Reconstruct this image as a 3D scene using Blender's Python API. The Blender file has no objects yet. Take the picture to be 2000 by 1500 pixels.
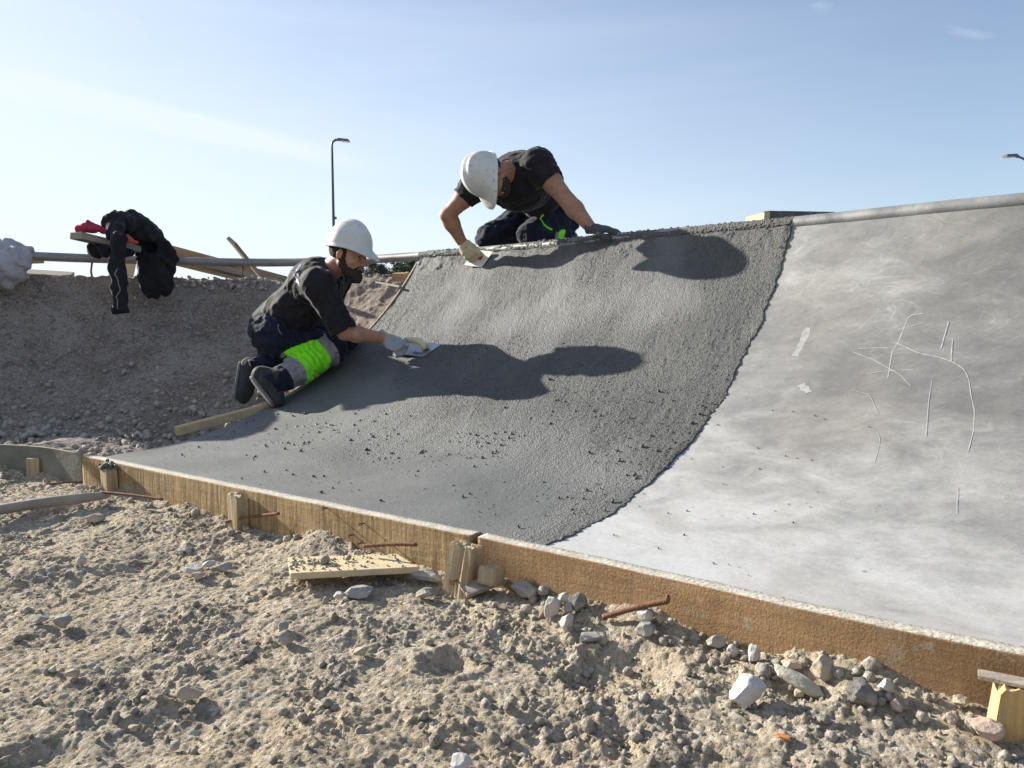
import bpy, bmesh, math, random
import numpy as np
from mathutils import Vector, Matrix
from mathutils.bvhtree import BVHTree
R_ = math.radians
sc = bpy.context.scene
# ------------------------------------------------------------------ camera
TH = R_(5.02); FPX = 1480.0; CZ = 0.62
cam_d = bpy.data.cameras.new('camera'); cam = bpy.data.objects.new('camera', cam_d)
sc.collection.objects.link(cam); sc.camera = cam
cam.location = (0, 0, CZ); cam.rotation_euler = (R_(90) - TH, 0, 0)
cam_d.sensor_width = 36; cam_d.lens = 36 * FPX / 2000.0
cam_d.clip_start = 0.05; cam_d.clip_end = 6000
def ray(px, py):
    a = px - 1000.; b = 750. - py
    return np.array([a, b * math.sin(TH) + FPX * math.cos(TH), b * math.cos(TH) - FPX * math.sin(TH)])
# ------------------------------------------------------------------ sun + sky
SUN_EL, SUN_PHI = 22.9, 30.0           # elevation; angle of the sun behind the -X axis
ce = math.cos(R_(SUN_EL))
SUN = Vector((-math.cos(R_(SUN_PHI)) * ce, math.sin(R_(SUN_PHI)) * ce, math.sin(R_(SUN_EL))))
sd = bpy.data.lights.new('sun', 'SUN'); sd.energy = 5.0; sd.angle = R_(0.53); sd.color = (1.0, 0.93, 0.82)
so = bpy.data.objects.new('sun', sd); sc.collection.objects.link(so)
so.rotation_euler = SUN.to_track_quat('Z', 'Y').to_euler(); so.location = (-6, 4, 8)
w = bpy.data.worlds.new('World'); sc.world = w; w.use_nodes = True
wt = w.node_tree; wt.nodes.clear()
def wn(t, **k):
    n = wt.nodes.new(t)
    for a, b in k.items(): setattr(n, a, b)
    return n
sky = wn('ShaderNodeTexSky', sky_type='NISHITA', sun_disc=False, sun_elevation=R_(SUN_EL),
         sun_rotation=R_(-(90 - SUN_PHI)), altitude=20, air_density=1.0, dust_density=0.4, ozone_density=2.2)
tc = wn('ShaderNodeTexCoord')
# thin cirrus: stretched noise in the direction vector, stronger towards the horizon
mp = wn('ShaderNodeMapping'); mp.inputs['Rotation'].default_value = (R_(8), R_(14), R_(20)); mp.inputs['Scale'].default_value = (1.1, 1.6, 7.5)
nz = wn('ShaderNodeTexNoise'); nz.inputs['Scale'].default_value = 1.5; nz.inputs['Detail'].default_value = 7; nz.inputs['Roughness'].default_value = .55; nz.inputs['Distortion'].default_value = .5
cr = wn('ShaderNodeValToRGB'); cr.color_ramp.elements[0].position = .42; cr.color_ramp.elements[0].color = (0, 0, 0, 1); cr.color_ramp.elements[1].position = .80; cr.color_ramp.elements[1].color = (1, 1, 1, 1)
nz2 = wn('ShaderNodeTexNoise'); nz2.inputs['Scale'].default_value = 5.5; nz2.inputs['Detail'].default_value = 8; nz2.inputs['Distortion'].default_value = 1.0
mp2 = wn('ShaderNodeMapping'); mp2.inputs['Scale'].default_value = (1.0, 1.0, 3.5); mp2.inputs['Location'].default_value = (3.1, 1.7, .4); mp2.inputs['Rotation'].default_value = (0, R_(12), 0)
cr2 = wn('ShaderNodeValToRGB'); cr2.color_ramp.elements[0].position = .53; cr2.color_ramp.elements[0].color = (0, 0, 0, 1); cr2.color_ramp.elements[1].position = .80; cr2.color_ramp.elements[1].color = (.5, .5, .5, 1)
sx = wn('ShaderNodeSeparateXYZ')
hz = wn('ShaderNodeMapRange'); hz.inputs['From Min'].default_value = 0.0; hz.inputs['From Max'].default_value = .40; hz.inputs['To Min'].default_value = .78; hz.inputs['To Max'].default_value = .27
lf = wn('ShaderNodeMapRange'); lf.inputs['From Min'].default_value = .50; lf.inputs['From Max'].default_value = -.58; lf.inputs['To Min'].default_value = .40; lf.inputs['To Max'].default_value = 1.55; lf.clamp = True
m1 = wn('ShaderNodeMath', operation='MULTIPLY_ADD'); m1.inputs[1].default_value = .16
m2 = wn('ShaderNodeMath', operation='MULTIPLY')
m3 = wn('ShaderNodeMath', operation='MAXIMUM')
m4 = wn('ShaderNodeMath', operation='MINIMUM'); m4.inputs[1].default_value = .92
mx = wn('ShaderNodeMix', data_type='RGBA'); mx.inputs[7].default_value = (7.2, 7.9, 8.7, 1)
bg = wn('ShaderNodeBackground'); bg.inputs['Strength'].default_value = 0.056
wo = wn('ShaderNodeOutputWorld'); L = wt.links.new
L(tc.outputs['Generated'], mp.inputs[0]); L(mp.outputs[0], nz.inputs['Vector']); L(nz.outputs[0], cr.inputs[0])
L(tc.outputs['Generated'], mp2.inputs[0]); L(mp2.outputs[0], nz2.inputs['Vector']); L(nz2.outputs[0], cr2.inputs[0])
L(tc.outputs['Generated'], sx.inputs[0]); L(sx.outputs[2], hz.inputs[0]); L(sx.outputs[0], lf.inputs[0])
_a = Vector(ray(0, 160)).normalized(); _b = Vector(ray(820, 345)).normalized(); _n = _a.cross(_b).normalized()
vd = wn('ShaderNodeVectorMath', operation='DOT_PRODUCT'); vd.inputs[1].default_value = _n; L(tc.outputs['Generated'], vd.inputs[0])
va = wn('ShaderNodeMath', operation='ABSOLUTE'); L(vd.outputs['Value'], va.inputs[0])
vm = wn('ShaderNodeMapRange'); vm.inputs['From Min'].default_value = .0; vm.inputs['From Max'].default_value = .022; vm.inputs['To Min'].default_value = .40; vm.inputs['To Max'].default_value = 0; vm.interpolation_type = 'SMOOTHSTEP'; L(va.outputs[0], vm.inputs[0])
vx = wn('ShaderNodeMapRange'); vx.inputs['From Min'].default_value = -.13; vx.inputs['From Max'].default_value = -.36; L(sx.outputs[0], vx.inputs[0])
vk = wn('ShaderNodeMath', operation='MULTIPLY'); L(vm.outputs[0], vk.inputs[0]); L(vx.outputs[0], vk.inputs[1])
L(cr.outputs[0], m1.inputs[0]); L(hz.outputs[0], m1.inputs[2]); L(m1.outputs[0], m2.inputs[0]); L(lf.outputs[0], m2.inputs[1])
L(m2.outputs[0], m3.inputs[0]); L(cr2.outputs[0], m3.inputs[1]); m5 = wn('ShaderNodeMath', operation='ADD'); L(m3.outputs[0], m5.inputs[0]); L(vk.outputs[0], m5.inputs[1]); L(m5.outputs[0], m4.inputs[0]); L(m4.outputs[0], mx.inputs[0])
hs = wn('ShaderNodeHueSaturation'); hs.inputs['Saturation'].default_value = 1.05; hs.inputs['Value'].default_value = 1.30; hs.inputs['Hue'].default_value = .507
L(sky.outputs[0], hs.inputs['Color']); L(hs.outputs[0], mx.inputs[6]); L(mx.outputs[2], bg.inputs[0]); L(bg.outputs[0], wo.inputs[0])
sc.view_settings.view_transform = 'Standard'; sc.view_settings.look = 'None'
sc.view_settings.exposure = 1.15; sc.view_settings.gamma = 1; sc.view_settings.use_curve_mapping = False

# ------------------------------------------------------------------ pixel -> world (the photograph is 2000 x 1500)
def P(px, py, Y):
    d = ray(px, py); return np.array([0, 0, CZ]) + d * (Y / d[1])
def PZ(px, py, z):
    d = ray(px, py); return np.array([0, 0, CZ]) + d * ((z - CZ) / d[2])
def mpp(Y): return Y / FPX               # metres per photo pixel at a distance

# ------------------------------------------------------------------ objects
def tag(o, label=None, cat=None, group=None, kind=None):
    if label: o['label'] = label
    if cat: o['category'] = cat
    if group: o['group'] = group
    if kind: o['kind'] = kind
    return o
def empty(name, loc=(0, 0, 0)):
    o = bpy.data.objects.new(name, None); sc.collection.objects.link(o); o.location = tuple(loc); o.empty_display_size = .1
    return o
def link(name, me, mats, parent=None, smooth=True):
    if not isinstance(mats, (list, tuple)): mats = [mats]
    for m in mats: me.materials.append(m)
    if smooth: me.polygons.foreach_set('use_smooth', np.ones(len(me.polygons), dtype=bool))
    o = bpy.data.objects.new(name, me); sc.collection.objects.link(o)
    if parent is not None:
        o.parent = parent; o.matrix_parent_inverse = Matrix.Translation(-wloc(parent))
    return o
def wloc(o):
    v = Vector(o.location)
    return v
def np_mesh(name, V, Fq, mat_idx=None, uv=None):
    """V (n,3) array, Fq (m,k) array or list of faces"""
    me = bpy.data.meshes.new(name)
    V = np.asarray(V, dtype=np.float32)
    if isinstance(Fq, np.ndarray):
        m, k = Fq.shape
        me.vertices.add(len(V)); me.vertices.foreach_set('co', V.ravel())
        me.loops.add(m * k); me.loops.foreach_set('vertex_index', Fq.astype(np.int32).ravel())
        me.polygons.add(m); me.polygons.foreach_set('loop_start', np.arange(0, m * k, k, dtype=np.int32))
        me.polygons.foreach_set('loop_total', np.full(m, k, dtype=np.int32))
        if mat_idx is not None: me.polygons.foreach_set('material_index', np.asarray(mat_idx, dtype=np.int32))
        if uv is not None:
            l = me.uv_layers.new(name='uv'); l.data.foreach_set('uv', np.asarray(uv, dtype=np.float32)[Fq.ravel()].ravel())
        me.update(calc_edges=True); me.validate()
    else:
        me.from_pydata([tuple(v) for v in V], [], [tuple(f) for f in Fq]); me.update()
        if uv is not None:
            l = me.uv_layers.new(name='uv')
            for i, lp in enumerate(me.loops): l.data[i].uv = uv[lp.vertex_index]
    return me
def gridfaces(nu, nv, keep=None):
    i = np.arange(nu - 1)[:, None] * nv + np.arange(nv - 1)[None, :]
    q = np.stack([i, i + nv, i + nv + 1, i + 1], -1).reshape(-1, 4)
    if keep is not None: q = q[keep.reshape(-1)]
    return q
class MB:
    """collects boxes, tubes and lathes for ONE mesh"""
    def __init__(s): s.v = []; s.f = []; s.n = 0
    def add(s, V, F):
        V = np.asarray(V, float); s.v.append(V); s.f += [tuple(int(i) + s.n for i in f) for f in F]; s.n += len(V)
    def box(s, c, dx, dy, dz, M=None, taper=1.0, bev=0.004, jit=0, seed=0):
        bm = bmesh.new(); bmesh.ops.create_cube(bm, size=1)
        for v in bm.verts:
            k = taper if v.co.z > 0 else 1.0
            v.co = Vector((v.co.x * dx * k, v.co.y * dy * k, v.co.z * dz))
        if bev: bmesh.ops.bevel(bm, geom=bm.edges[:], offset=bev, segments=2, affect='EDGES', profile=.6)
        if jit:
            rg = random.Random(seed)
            for v in bm.verts: v.co += Vector((rg.uniform(-jit, jit), rg.uniform(-jit, jit), rg.uniform(-jit, jit)))
        A = np.array([v.co[:] for v in bm.verts]); Fc = [[v.index for v in f.verts] for f in bm.faces]; bm.free()
        if M is not None: A = A @ np.asarray(M).T
        s.add(A + np.asarray(c), Fc)
    def tube(s, pts, rad, n=14, caps=True):
        pts = [Vector(p) for p in pts]; N = len(pts)
        rad = [rad] * N if not hasattr(rad, '__len__') else rad
        V = []; up = None
        for i, p in enumerate(pts):
            t = (pts[min(i + 1, N - 1)] - pts[max(i - 1, 0)]).normalized()
            if up is None: up = Vector((0, 0, 1)) if abs(t.z) < .9 else Vector((1, 0, 0))
            a = (up - t * up.dot(t)).normalized(); b = t.cross(a); up = a
            for k in range(n):
                q = 2 * math.pi * k / n; V.append(p + (a * math.cos(q) + b * math.sin(q)) * rad[i])
        F = []
        for i in range(N - 1):
            for k in range(n): F.append((i * n + k, i * n + (k + 1) % n, (i + 1) * n + (k + 1) % n, (i + 1) * n + k))
        if caps: F.append(tuple(range(n))[::-1]); F.append(tuple((N - 1) * n + k for k in range(n)))
        s.add([v[:] for v in V], F)
    def build(s, name, mats, parent=None, smooth=False, uv=None):
        me = np_mesh(name, np.concatenate(s.v), s.f)
        return link(name, me, mats, parent, smooth)
def frame(x, z):
    """rotation matrix (columns x,y,z) from an x direction and an approximate z direction"""
    x = np.array(x, float); x /= np.linalg.norm(x); z = np.array(z, float); z = z - x * z.dot(x); z /= np.linalg.norm(z)
    return np.column_stack([x, np.cross(z, x), z])

# ------------------------------------------------------------------ numpy noise
def _h(ix, iy, iz, seed):
    h = (ix.astype(np.int64) * 374761393 + iy.astype(np.int64) * 668265263 + iz.astype(np.int64) * 2147483647 + seed * 1274126177) & 0xffffffff
    h = ((h ^ (h >> 13)) * 1274126177) & 0xffffffff
    h = ((h ^ (h >> 15)) * 2246822519) & 0xffffffff
    return (h ^ (h >> 16)) & 0xffffffff
def hf(ix, iy, iz=None, seed=0):
    if iz is None: iz = np.zeros_like(ix)
    return _h(ix, iy, iz, seed) / 4294967295.0
def pn2(x, y, seed=0):
    xi = np.floor(x).astype(np.int64); yi = np.floor(y).astype(np.int64); fx = x - xi; fy = y - yi
    u = fx * fx * fx * (fx * (fx * 6 - 15) + 10); v = fy * fy * fy * (fy * (fy * 6 - 15) + 10)
    def g(dx, dy):
        a = hf(xi + dx, yi + dy, seed=seed) * 2 * math.pi
        return np.cos(a) * (fx - dx) + np.sin(a) * (fy - dy)
    return (g(0, 0) * (1 - u) + g(1, 0) * u) * (1 - v) + (g(0, 1) * (1 - u) + g(1, 1) * u) * v
def fbm2(x, y, oct=4, seed=0, gain=.5):
    s = 0; a = 1; f = 1
    for i in range(oct): s = s + a * pn2(x * f + 17.3 * i, y * f - 9.1 * i, seed + i); a *= gain; f *= 2.03
    return s
def vn3(x, y, z, seed=0):
    xi = np.floor(x).astype(np.int64); yi = np.floor(y).astype(np.int64); zi = np.floor(z).astype(np.int64)
    fx = x - xi; fy = y - yi; fz = z - zi
    u = fx * fx * (3 - 2 * fx); v = fy * fy * (3 - 2 * fy); t = fz * fz * (3 - 2 * fz); s = 0
    for dx in (0, 1):
        for dy in (0, 1):
            for dz in (0, 1):
                s = s + hf(xi + dx, yi + dy, zi + dz, seed) * (u if dx else 1 - u) * (v if dy else 1 - v) * (t if dz else 1 - t)
    return s * 2 - 1
def clods(x, y, cell, seed, dens=.8, rmin=.25, rmax=.6, sq=1.0):
    """rounded lumps: half-buried pebbles, height 0..~rmax*cell"""
    gx = x / cell; gy = y / cell; xi = np.floor(gx).astype(np.int64); yi = np.floor(gy).astype(np.int64)
    out = np.zeros_like(x)
    for dx in (-1, 0, 1):
        for dy in (-1, 0, 1):
            cx = xi + dx; cy = yi + dy
            r = rmin + (rmax - rmin) * hf(cx, cy, seed=seed + 3) ** 1.6
            r = np.where(hf(cx, cy, seed=seed + 4) < dens, r, 0)
            ax = cx + hf(cx, cy, seed=seed); ay = cy + hf(cx, cy, seed=seed + 1)
            an = hf(cx, cy, seed=seed + 5) * 3.14; st = .65 + .5 * hf(cx, cy, seed=seed + 6)
            ddx = gx - ax; ddy = gy - ay
            p = ddx * np.cos(an) + ddy * np.sin(an); q = (-ddx * np.sin(an) + ddy * np.cos(an)) / st
            d2 = r * r - p * p - q * q
            out = np.maximum(out, np.sqrt(np.maximum(d2, 0)) * (.45 + .6 * hf(cx, cy, seed=seed + 7)) * sq)
    return out * cell

# ------------------------------------------------------------------ materials
MATS = {}
class NT:
    def __init__(s, name):
        s.m = bpy.data.materials.new(name); s.m.use_nodes = True; s.t = s.m.node_tree; s.b = s.t.nodes['Principled BSDF']
        s.b.inputs['Roughness'].default_value = .8; s.b.inputs['Specular IOR Level'].default_value = .3
        s.co = s.n('ShaderNodeTexCoord'); s.last = None
    def n(s, t, **k):
        x = s.t.nodes.new(t)
        for a, b in k.items(): setattr(x, a, b)
        return x
    def l(s, a, b): s.t.links.new(a, b)
    def vec(s, scale=(1, 1, 1), rot=(0, 0, 0), src='Object'):
        m = s.n('ShaderNodeMapping'); m.inputs['Scale'].default_value = scale; m.inputs['Rotation'].default_value = rot
        s.l(s.co.outputs[src], m.inputs[0]); return m.outputs[0]
    def noise(s, sc_, det=4, rough=.55, dist=0, vec=None):
        x = s.n('ShaderNodeTexNoise'); x.inputs['Scale'].default_value = sc_; x.inputs['Detail'].default_value = det
        x.inputs['Roughness'].default_value = rough; x.inputs['Distortion'].default_value = dist
        s.l(vec if vec is not None else s.co.outputs['Object'], x.inputs['Vector']); return x.outputs[0]
    def voro(s, sc_, vec=None, feature='F1', out=0):
        x = s.n('ShaderNodeTexVoronoi', feature=feature); x.inputs['Scale'].default_value = sc_
        s.l(vec if vec is not None else s.co.outputs['Object'], x.inputs['Vector']); return x.outputs[out]
    def ramp(s, fac, stops):
        x = s.n('ShaderNodeValToRGB'); e = x.color_ramp.elements
        while len(e) < len(stops): e.new(.5)
        for i, (p, c) in enumerate(stops):
            e[i].position = p
            c = (c, c, c) if not hasattr(c, '__len__') else c
            e[i].color = (*c, 1)
        s.l(fac, x.inputs[0]); return x.outputs[0]
    def mix(s, fac, a, b, mode='MIX'):
        x = s.n('ShaderNodeMix', data_type='RGBA', blend_type=mode)
        for sock, v in ((x.inputs[0], fac), (x.inputs[6], a), (x.inputs[7], b)):
            if hasattr(v, 'is_linked'): s.l(v, sock)
            elif hasattr(v, '__len__'): sock.default_value = (*v, 1)
            else: sock.default_value = v
        return x.outputs[2]
    def math(s, op, a, b=0.):
        x = s.n('ShaderNodeMath', operation=op)
        for sock, v in ((x.inputs[0], a), (x.inputs[1], b)):
            if hasattr(v, 'is_linked'): s.l(v, sock)
            else: sock.default_value = v
        return x.outputs[0]
    def color(s, c):
        if hasattr(c, 'is_linked'): s.l(c, s.b.inputs['Base Color'])
        else: s.b.inputs['Base Color'].default_value = (*c, 1)
        return s
    def rough(s, r):
        if hasattr(r, 'is_linked'): s.l(r, s.b.inputs['Roughness'])
        else: s.b.inputs['Roughness'].default_value = r
        return s
    def bump(s, h, dist=.01, strength=1.0):
        x = s.n('ShaderNodeBump'); x.inputs['Distance'].default_value = dist
        if hasattr(strength, 'is_linked'): s.l(strength, x.inputs['Strength'])
        else: x.inputs['Strength'].default_value = strength
        s.l(h, x.inputs['Height'])
        if s.last is not None: s.l(s.last, x.inputs['Normal'])
        s.last = x.outputs[0]; s.l(s.last, s.b.inputs['Normal']); return s
def simple(name, col, rough=.7, var=.25, sc_=30, bump=.002, metal=0, spec=.3, scale=(1, 1, 1)):
    n = NT(name); v = n.vec(scale)
    a = n.noise(sc_, 5, .6, vec=v); c = tuple(col)
    n.color(n.ramp(a, [(.28, tuple(x * (1 - var) for x in c)), (.72, tuple(min(1, x * (1 + var)) for x in c))]))
    n.rough(rough); n.b.inputs['Metallic'].default_value = metal; n.b.inputs['Specular IOR Level'].default_value = spec
    if bump: n.bump(n.noise(sc_ * 4, 3, vec=v), bump)
    return n.m
# soil
def soil_mat(name, c1, c2, c3, c4, bs=1.0):
    n = NT(name)
    big = n.noise(2.3, 4, .6, .4); mid = n.noise(11, 5, .65, .3); fine = n.noise(70, 4, .7)
    a = n.mix(n.ramp(big, [(.36, 0), (.62, 1)]), c1, c2)
    a = n.mix(n.ramp(mid, [(.52, 0), (.66, 1)]), a, c3)
    sp = n.voro(95, out=1)
    sepx = n.n('ShaderNodeSeparateColor'); n.l(sp, sepx.inputs[0])
    a = n.mix(n.ramp(sepx.outputs[0], [(.80, 0), (.84, .75)]), a, c4)
    a = n.mix(n.ramp(sepx.outputs[1], [(.86, 0), (.90, .6)]), a, tuple(x * .45 for x in c1))
    a = n.mix(.7, a, n.ramp(fine, [(.25, .55), (.75, 1.3)]), 'MULTIPLY')
    n.color(a).rough(.95); n.b.inputs['Specular IOR Level'].default_value = .12
    n.bump(n.noise(150, 6, .8), .008, 1.0 * bs)
    n.bump(n.voro(170), .004, .7 * bs)
    return n.m
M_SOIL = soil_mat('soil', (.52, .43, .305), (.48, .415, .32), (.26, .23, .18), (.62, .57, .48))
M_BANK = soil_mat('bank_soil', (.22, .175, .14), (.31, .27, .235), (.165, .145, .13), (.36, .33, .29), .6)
M_GRAVEL = soil_mat('gravel', (.50, .44, .345), (.45, .41, .35), (.33, .30, .25), (.62, .58, .52))
def stone_mat(name, c, var=.3, big=14):
    n = NT(name); a = n.noise(big, 6, .65, .3); b = n.noise(120, 4, .7)
    k = n.ramp(a, [(.3, tuple(x * (1 - var) for x in c)), (.7, tuple(min(.9, x * (1 + var)) for x in c))])
    k = n.mix(n.ramp(b, [(.58, 0), (.72, .5)]), k, tuple(x * .4 for x in c))
    k = n.mix(n.ramp(n.noise(18, 5, .7, .4), [(.46, 0), (.66, .55)]), k, (.42, .35, .26))
    n.color(k).rough(.9); n.b.inputs['Specular IOR Level'].default_value = .15
    n.bump(b, .003, .8); n.bump(a, .006, .6); return n.m
M_ST = {'grey': stone_mat('grey_stone', (.31, .30, .28)), 'tan': stone_mat('tan_stone', (.40, .34, .26)),
        'white': stone_mat('white_stone', (.50, .50, .50), .2), 'dark': stone_mat('dark_stone', (.17, .165, .155)),
        'pink': stone_mat('pink_stone', (.45, .35, .29)), 'pale': stone_mat('pale_stone', (.48, .46, .42), .2),
        'slab': stone_mat('mortar_slab', (.45, .43, .36), .12, 40), 'brick': stone_mat('brick_shard', (.62, .25, .10), .1)}
# fresh concrete; UV = (arc along base, distance up the slope) in metres
def fresh_mat():
    n = NT('fresh_concrete')
    big = n.noise(2.2, 4, .6, .6); grain = n.noise(130, 3, .6)
    c = n.ramp(big, [(.3, (.112, .117, .116)), (.7, (.170, .173, .166))])
    c = n.mix(.65, c, n.ramp(grain, [(.3, .62), (.7, 1.3)]), 'MULTIPLY')
    n.color(c)
    at = n.n('ShaderNodeAttribute', attribute_name='rough_zone')
    n.rough(n.ramp(n.noise(60, 3), [(.3, .48), (.7, .72)])); n.b.inputs['Specular IOR Level'].default_value = .35
    n.bump(n.voro(150), .0068, at.outputs['Fac'])
    n.bump(n.noise(210, 6, .8), .0055, at.outputs['Fac'])
    n.bump(n.noise(300, 2, .6), .0015, .5)
    return n.m
M_FRESH = fresh_mat()
def cured_mat():
    n = NT('cured_concrete')
    v = n.vec((1, 1, 1)); uvv = n.co.outputs['UV']
    mu = n.n('ShaderNodeMapping'); n.l(uvv, mu.inputs[0]); mu.inputs['Scale'].default_value = (1, 1.5, 1)
    cl = n.noise(2.0, 7, .62, .5, mu.outputs[0]); cl2 = n.noise(6.0, 8, .70, .4, mu.outputs[0]); st = n.noise(48, 7, .78, .4, mu.outputs[0]); fn_ = n.noise(210, 4, .8, 0, mu.outputs[0])
    s = n.n('ShaderNodeSeparateXYZ'); n.l(uvv, s.inputs[0])
    grad = n.n('ShaderNodeMapRange'); grad.inputs['From Min'].default_value = .0; grad.inputs['From Max'].default_value = 1.25
    grad.inputs['To Min'].default_value = .30; grad.inputs['To Max'].default_value = -.12; n.l(s.outputs[1], grad.inputs[0])
    # bloom is stronger towards the joint with the fresh panel
    jn = n.n('ShaderNodeMapRange'); jn.inputs['From Min'].default_value = 2.35; jn.inputs['From Max'].default_value = 3.0; jn.inputs['To Min'].default_value = .10; jn.inputs['To Max'].default_value = 0; n.l(s.outputs[0], jn.inputs[0])
    f = n.math('ADD', n.math('ADD', n.math('ADD', n.math('MULTIPLY', cl, .62), n.math('MULTIPLY', cl2, .55)), grad.outputs[0]), jn.outputs[0])
    f = n.math('ADD', f, .025)
    c = n.ramp(f, [(.42, (.150, .150, .145)), (.56, (.205, .204, .198)), (.70, (.29, .29, .28)), (.86, (.40, .40, .39)), (1.0, (.46, .465, .46))])
    c = n.mix(.55, c, n.ramp(st, [(.28, .74), (.72, 1.22)]), 'MULTIPLY'); c = n.mix(.45, c, n.ramp(fn_, [(.3, .8), (.7, 1.2)]), 'MULTIPLY')
    warm = n.noise(2.0, 5, .6, .6)
    c = n.mix(n.ramp(warm, [(.50, 0), (.72, .38)]), c, (.27, .235, .195))
    wv = n.noise(3.0, 1, .5, 2.2, mu.outputs[0]); arc_ = n.math('ABSOLUTE', n.math('SUBTRACT', wv, .5))
    c = n.mix(n.math('MULTIPLY', n.ramp(arc_, [(.0, .30), (.016, 0)]), n.ramp(cl, [(.45, 0), (.6, 1)])), c, (.42, .42, .41))
    c = n.mix(n.ramp(n.noise(30, 3, .5), [(.70, 0), (.74, .5)]), c, (.13, .13, .12))
    n.color(c); n.rough(n.ramp(cl2, [(.3, .45), (.7, .7)])); n.b.inputs['Specular IOR Level'].default_value = .35
    n.bump(cl2, .004, .5); n.bump(n.noise(90, 4, .6), .0008, .5)
    return n.m
M_CURED = cured_mat()
M_CHALK = simple('chalk', (.38, .38, .375), .9, .12, 60, .0006)
M_MUD = simple('wet_mortar', (.13, .13, .125), .6, .4, 60, .006)
M_MORTAR = simple('dry_mortar', (.30, .295, .275), .9, .3, 60, .006)
# timber; UV = metres along / up
def wood_mat(name, base, dark, streak, kind='v', wet=.0, top=None):
    n = NT(name); uvv = n.co.outputs['UV']
    m = n.n('ShaderNodeMapping'); n.l(uvv, m.inputs[0]); m.inputs['Scale'].default_value = (1, 22, 1)       # grain runs along u
    m2 = n.n('ShaderNodeMapping'); n.l(uvv, m2.inputs[0]); m2.inputs['Scale'].default_value = (22, 1.6, 1)   # drips run down v
    g = n.noise(2.2, 6, .65, 1.2, m.outputs[0]); d = n.noise(2.6, 5, .7, .25, m2.outputs[0]); p = n.noise(3.3, 5, .65, .5)
    c = n.ramp(g, [(.3, dark), (.66, base)])
    c = n.mix(n.ramp(d, [(.38, .75 if kind == 'v' else .35), (.58, 0)]), c, streak)
    c = n.mix(n.ramp(p, [(.46, 0), (.68, .8)]), c, tuple(x * .6 for x in dark))
    c = n.mix(n.ramp(n.noise(26, 4, .7), [(.60, 0), (.68, .5)]), c, (.45, .41, .33))
    c = n.mix(n.ramp(n.noise(5, 6, .75, .6), [(.56, 0), (.66, .55)]), c, (.36, .33, .27))
    n.color(c).rough(.85); n.b.inputs['Specular IOR Level'].default_value = .2
    n.bump(d, .004 if kind == 'v' else .002, .9)
    n.bump(n.noise(150 if kind != 'v' else 60, 4, .7, .3, None), .006 if kind != 'v' else .003, .9)
    n.bump(g, .002, .6); return n.m
M_BOARD_L = wood_mat('weathered_formwork', (.56, .41, .22), (.38, .26, .13), (.15, .10, .055), 'v')
M_BOARD_R = wood_mat('sawn_formwork', (.45, .29, .15), (.32, .195, .095), (.21, .13, .065), 's')
def wood_obj(name, base, dark, axis=2, bumpd=.003):
    n = NT(name); sc3 = [26, 26, 26]; sc3[axis] = 1.5
    v = n.vec(tuple(sc3)); g = n.noise(1.6, 6, .65, 1.0, v)
    c = n.ramp(g, [(.3, dark), (.68, base)])
    c = n.mix(n.ramp(n.noise(9, 5, .7), [(.5, 0), (.72, .6)]), c, (.30, .28, .24))
    n.color(c).rough(.88); n.b.inputs['Specular IOR Level'].default_value = .15
    n.bump(g, bumpd, .9); n.bump(n.noise(120, 3), .002, .6); return n.m
M_STAKE = wood_obj('stake_wood', (.50, .40, .25), (.30, .22, .13))
M_STAKE_Y = wood_obj('fresh_stake_wood', (.62, .44, .20), (.42, .27, .10))
M_PLANK = wood_obj('grey_plank_wood', (.40, .35, .29), (.23, .19, .15), 0)
M_PLANK_B = wood_obj('brown_plank_wood', (.42, .29, .17), (.24, .15, .08), 0)
M_PINE = wood_obj('pine_panel_wood', (.62, .52, .33), (.46, .37, .22), 0, .001)
M_PLY = simple('stained_plywood', (.21, .205, .165), .75, .25, 8, .002)
M_CEMTOP = simple('cement_film', (.45, .42, .35), .9, .25, 22, .004)
def steel_mat():
    n = NT('galvanised_steel'); a = n.noise(9, 6, .65, .3, n.vec((1, 1, 1))); b = n.noise(50, 5, .7)
    c = n.ramp(a, [(.3, (.19, .195, .20)), (.7, (.32, .32, .31))]); c = n.mix(n.ramp(b, [(.55, 0), (.7, .7)]), c, (.29, .285, .27))
    n.color(c); n.b.inputs['Metallic'].default_value = .35; n.rough(n.ramp(a, [(.3, .35), (.7, .6)])); n.bump(b, .0015, .5); return n.m
M_STEEL = steel_mat()
M_RUST = simple('rusty_steel', (.17, .085, .048), .85, .4, 60, .003)
M_TOOL = simple('trowel_steel', (.30, .33, .35), .4, .2, 18, .0005, .6, .5)
M_HANDLE = simple('pale_wood_handle', (.62, .56, .38), .6, .15, 30, .0008)
M_RED = simple('red_plastic', (.33, .03, .035), .45, .2, 40, .0005)
M_BLUE = simple('blue_ink', (.03, .07, .30), .5, .2, 60, 0)
M_CONDUIT = simple('dusty_conduit', (.27, .24, .20), .55, .2, 14, .001)
M_POLE = simple('painted_pole', (.07, .095, .13), .45, .1, 4, 0)
M_LAMP = simple('lamp_housing', (.10, .11, .125), .4, .1, 5, 0)
M_GLASS = simple('lamp_glass', (.75, .77, .8), .15, .05, 5, 0, 0, .6)
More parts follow.
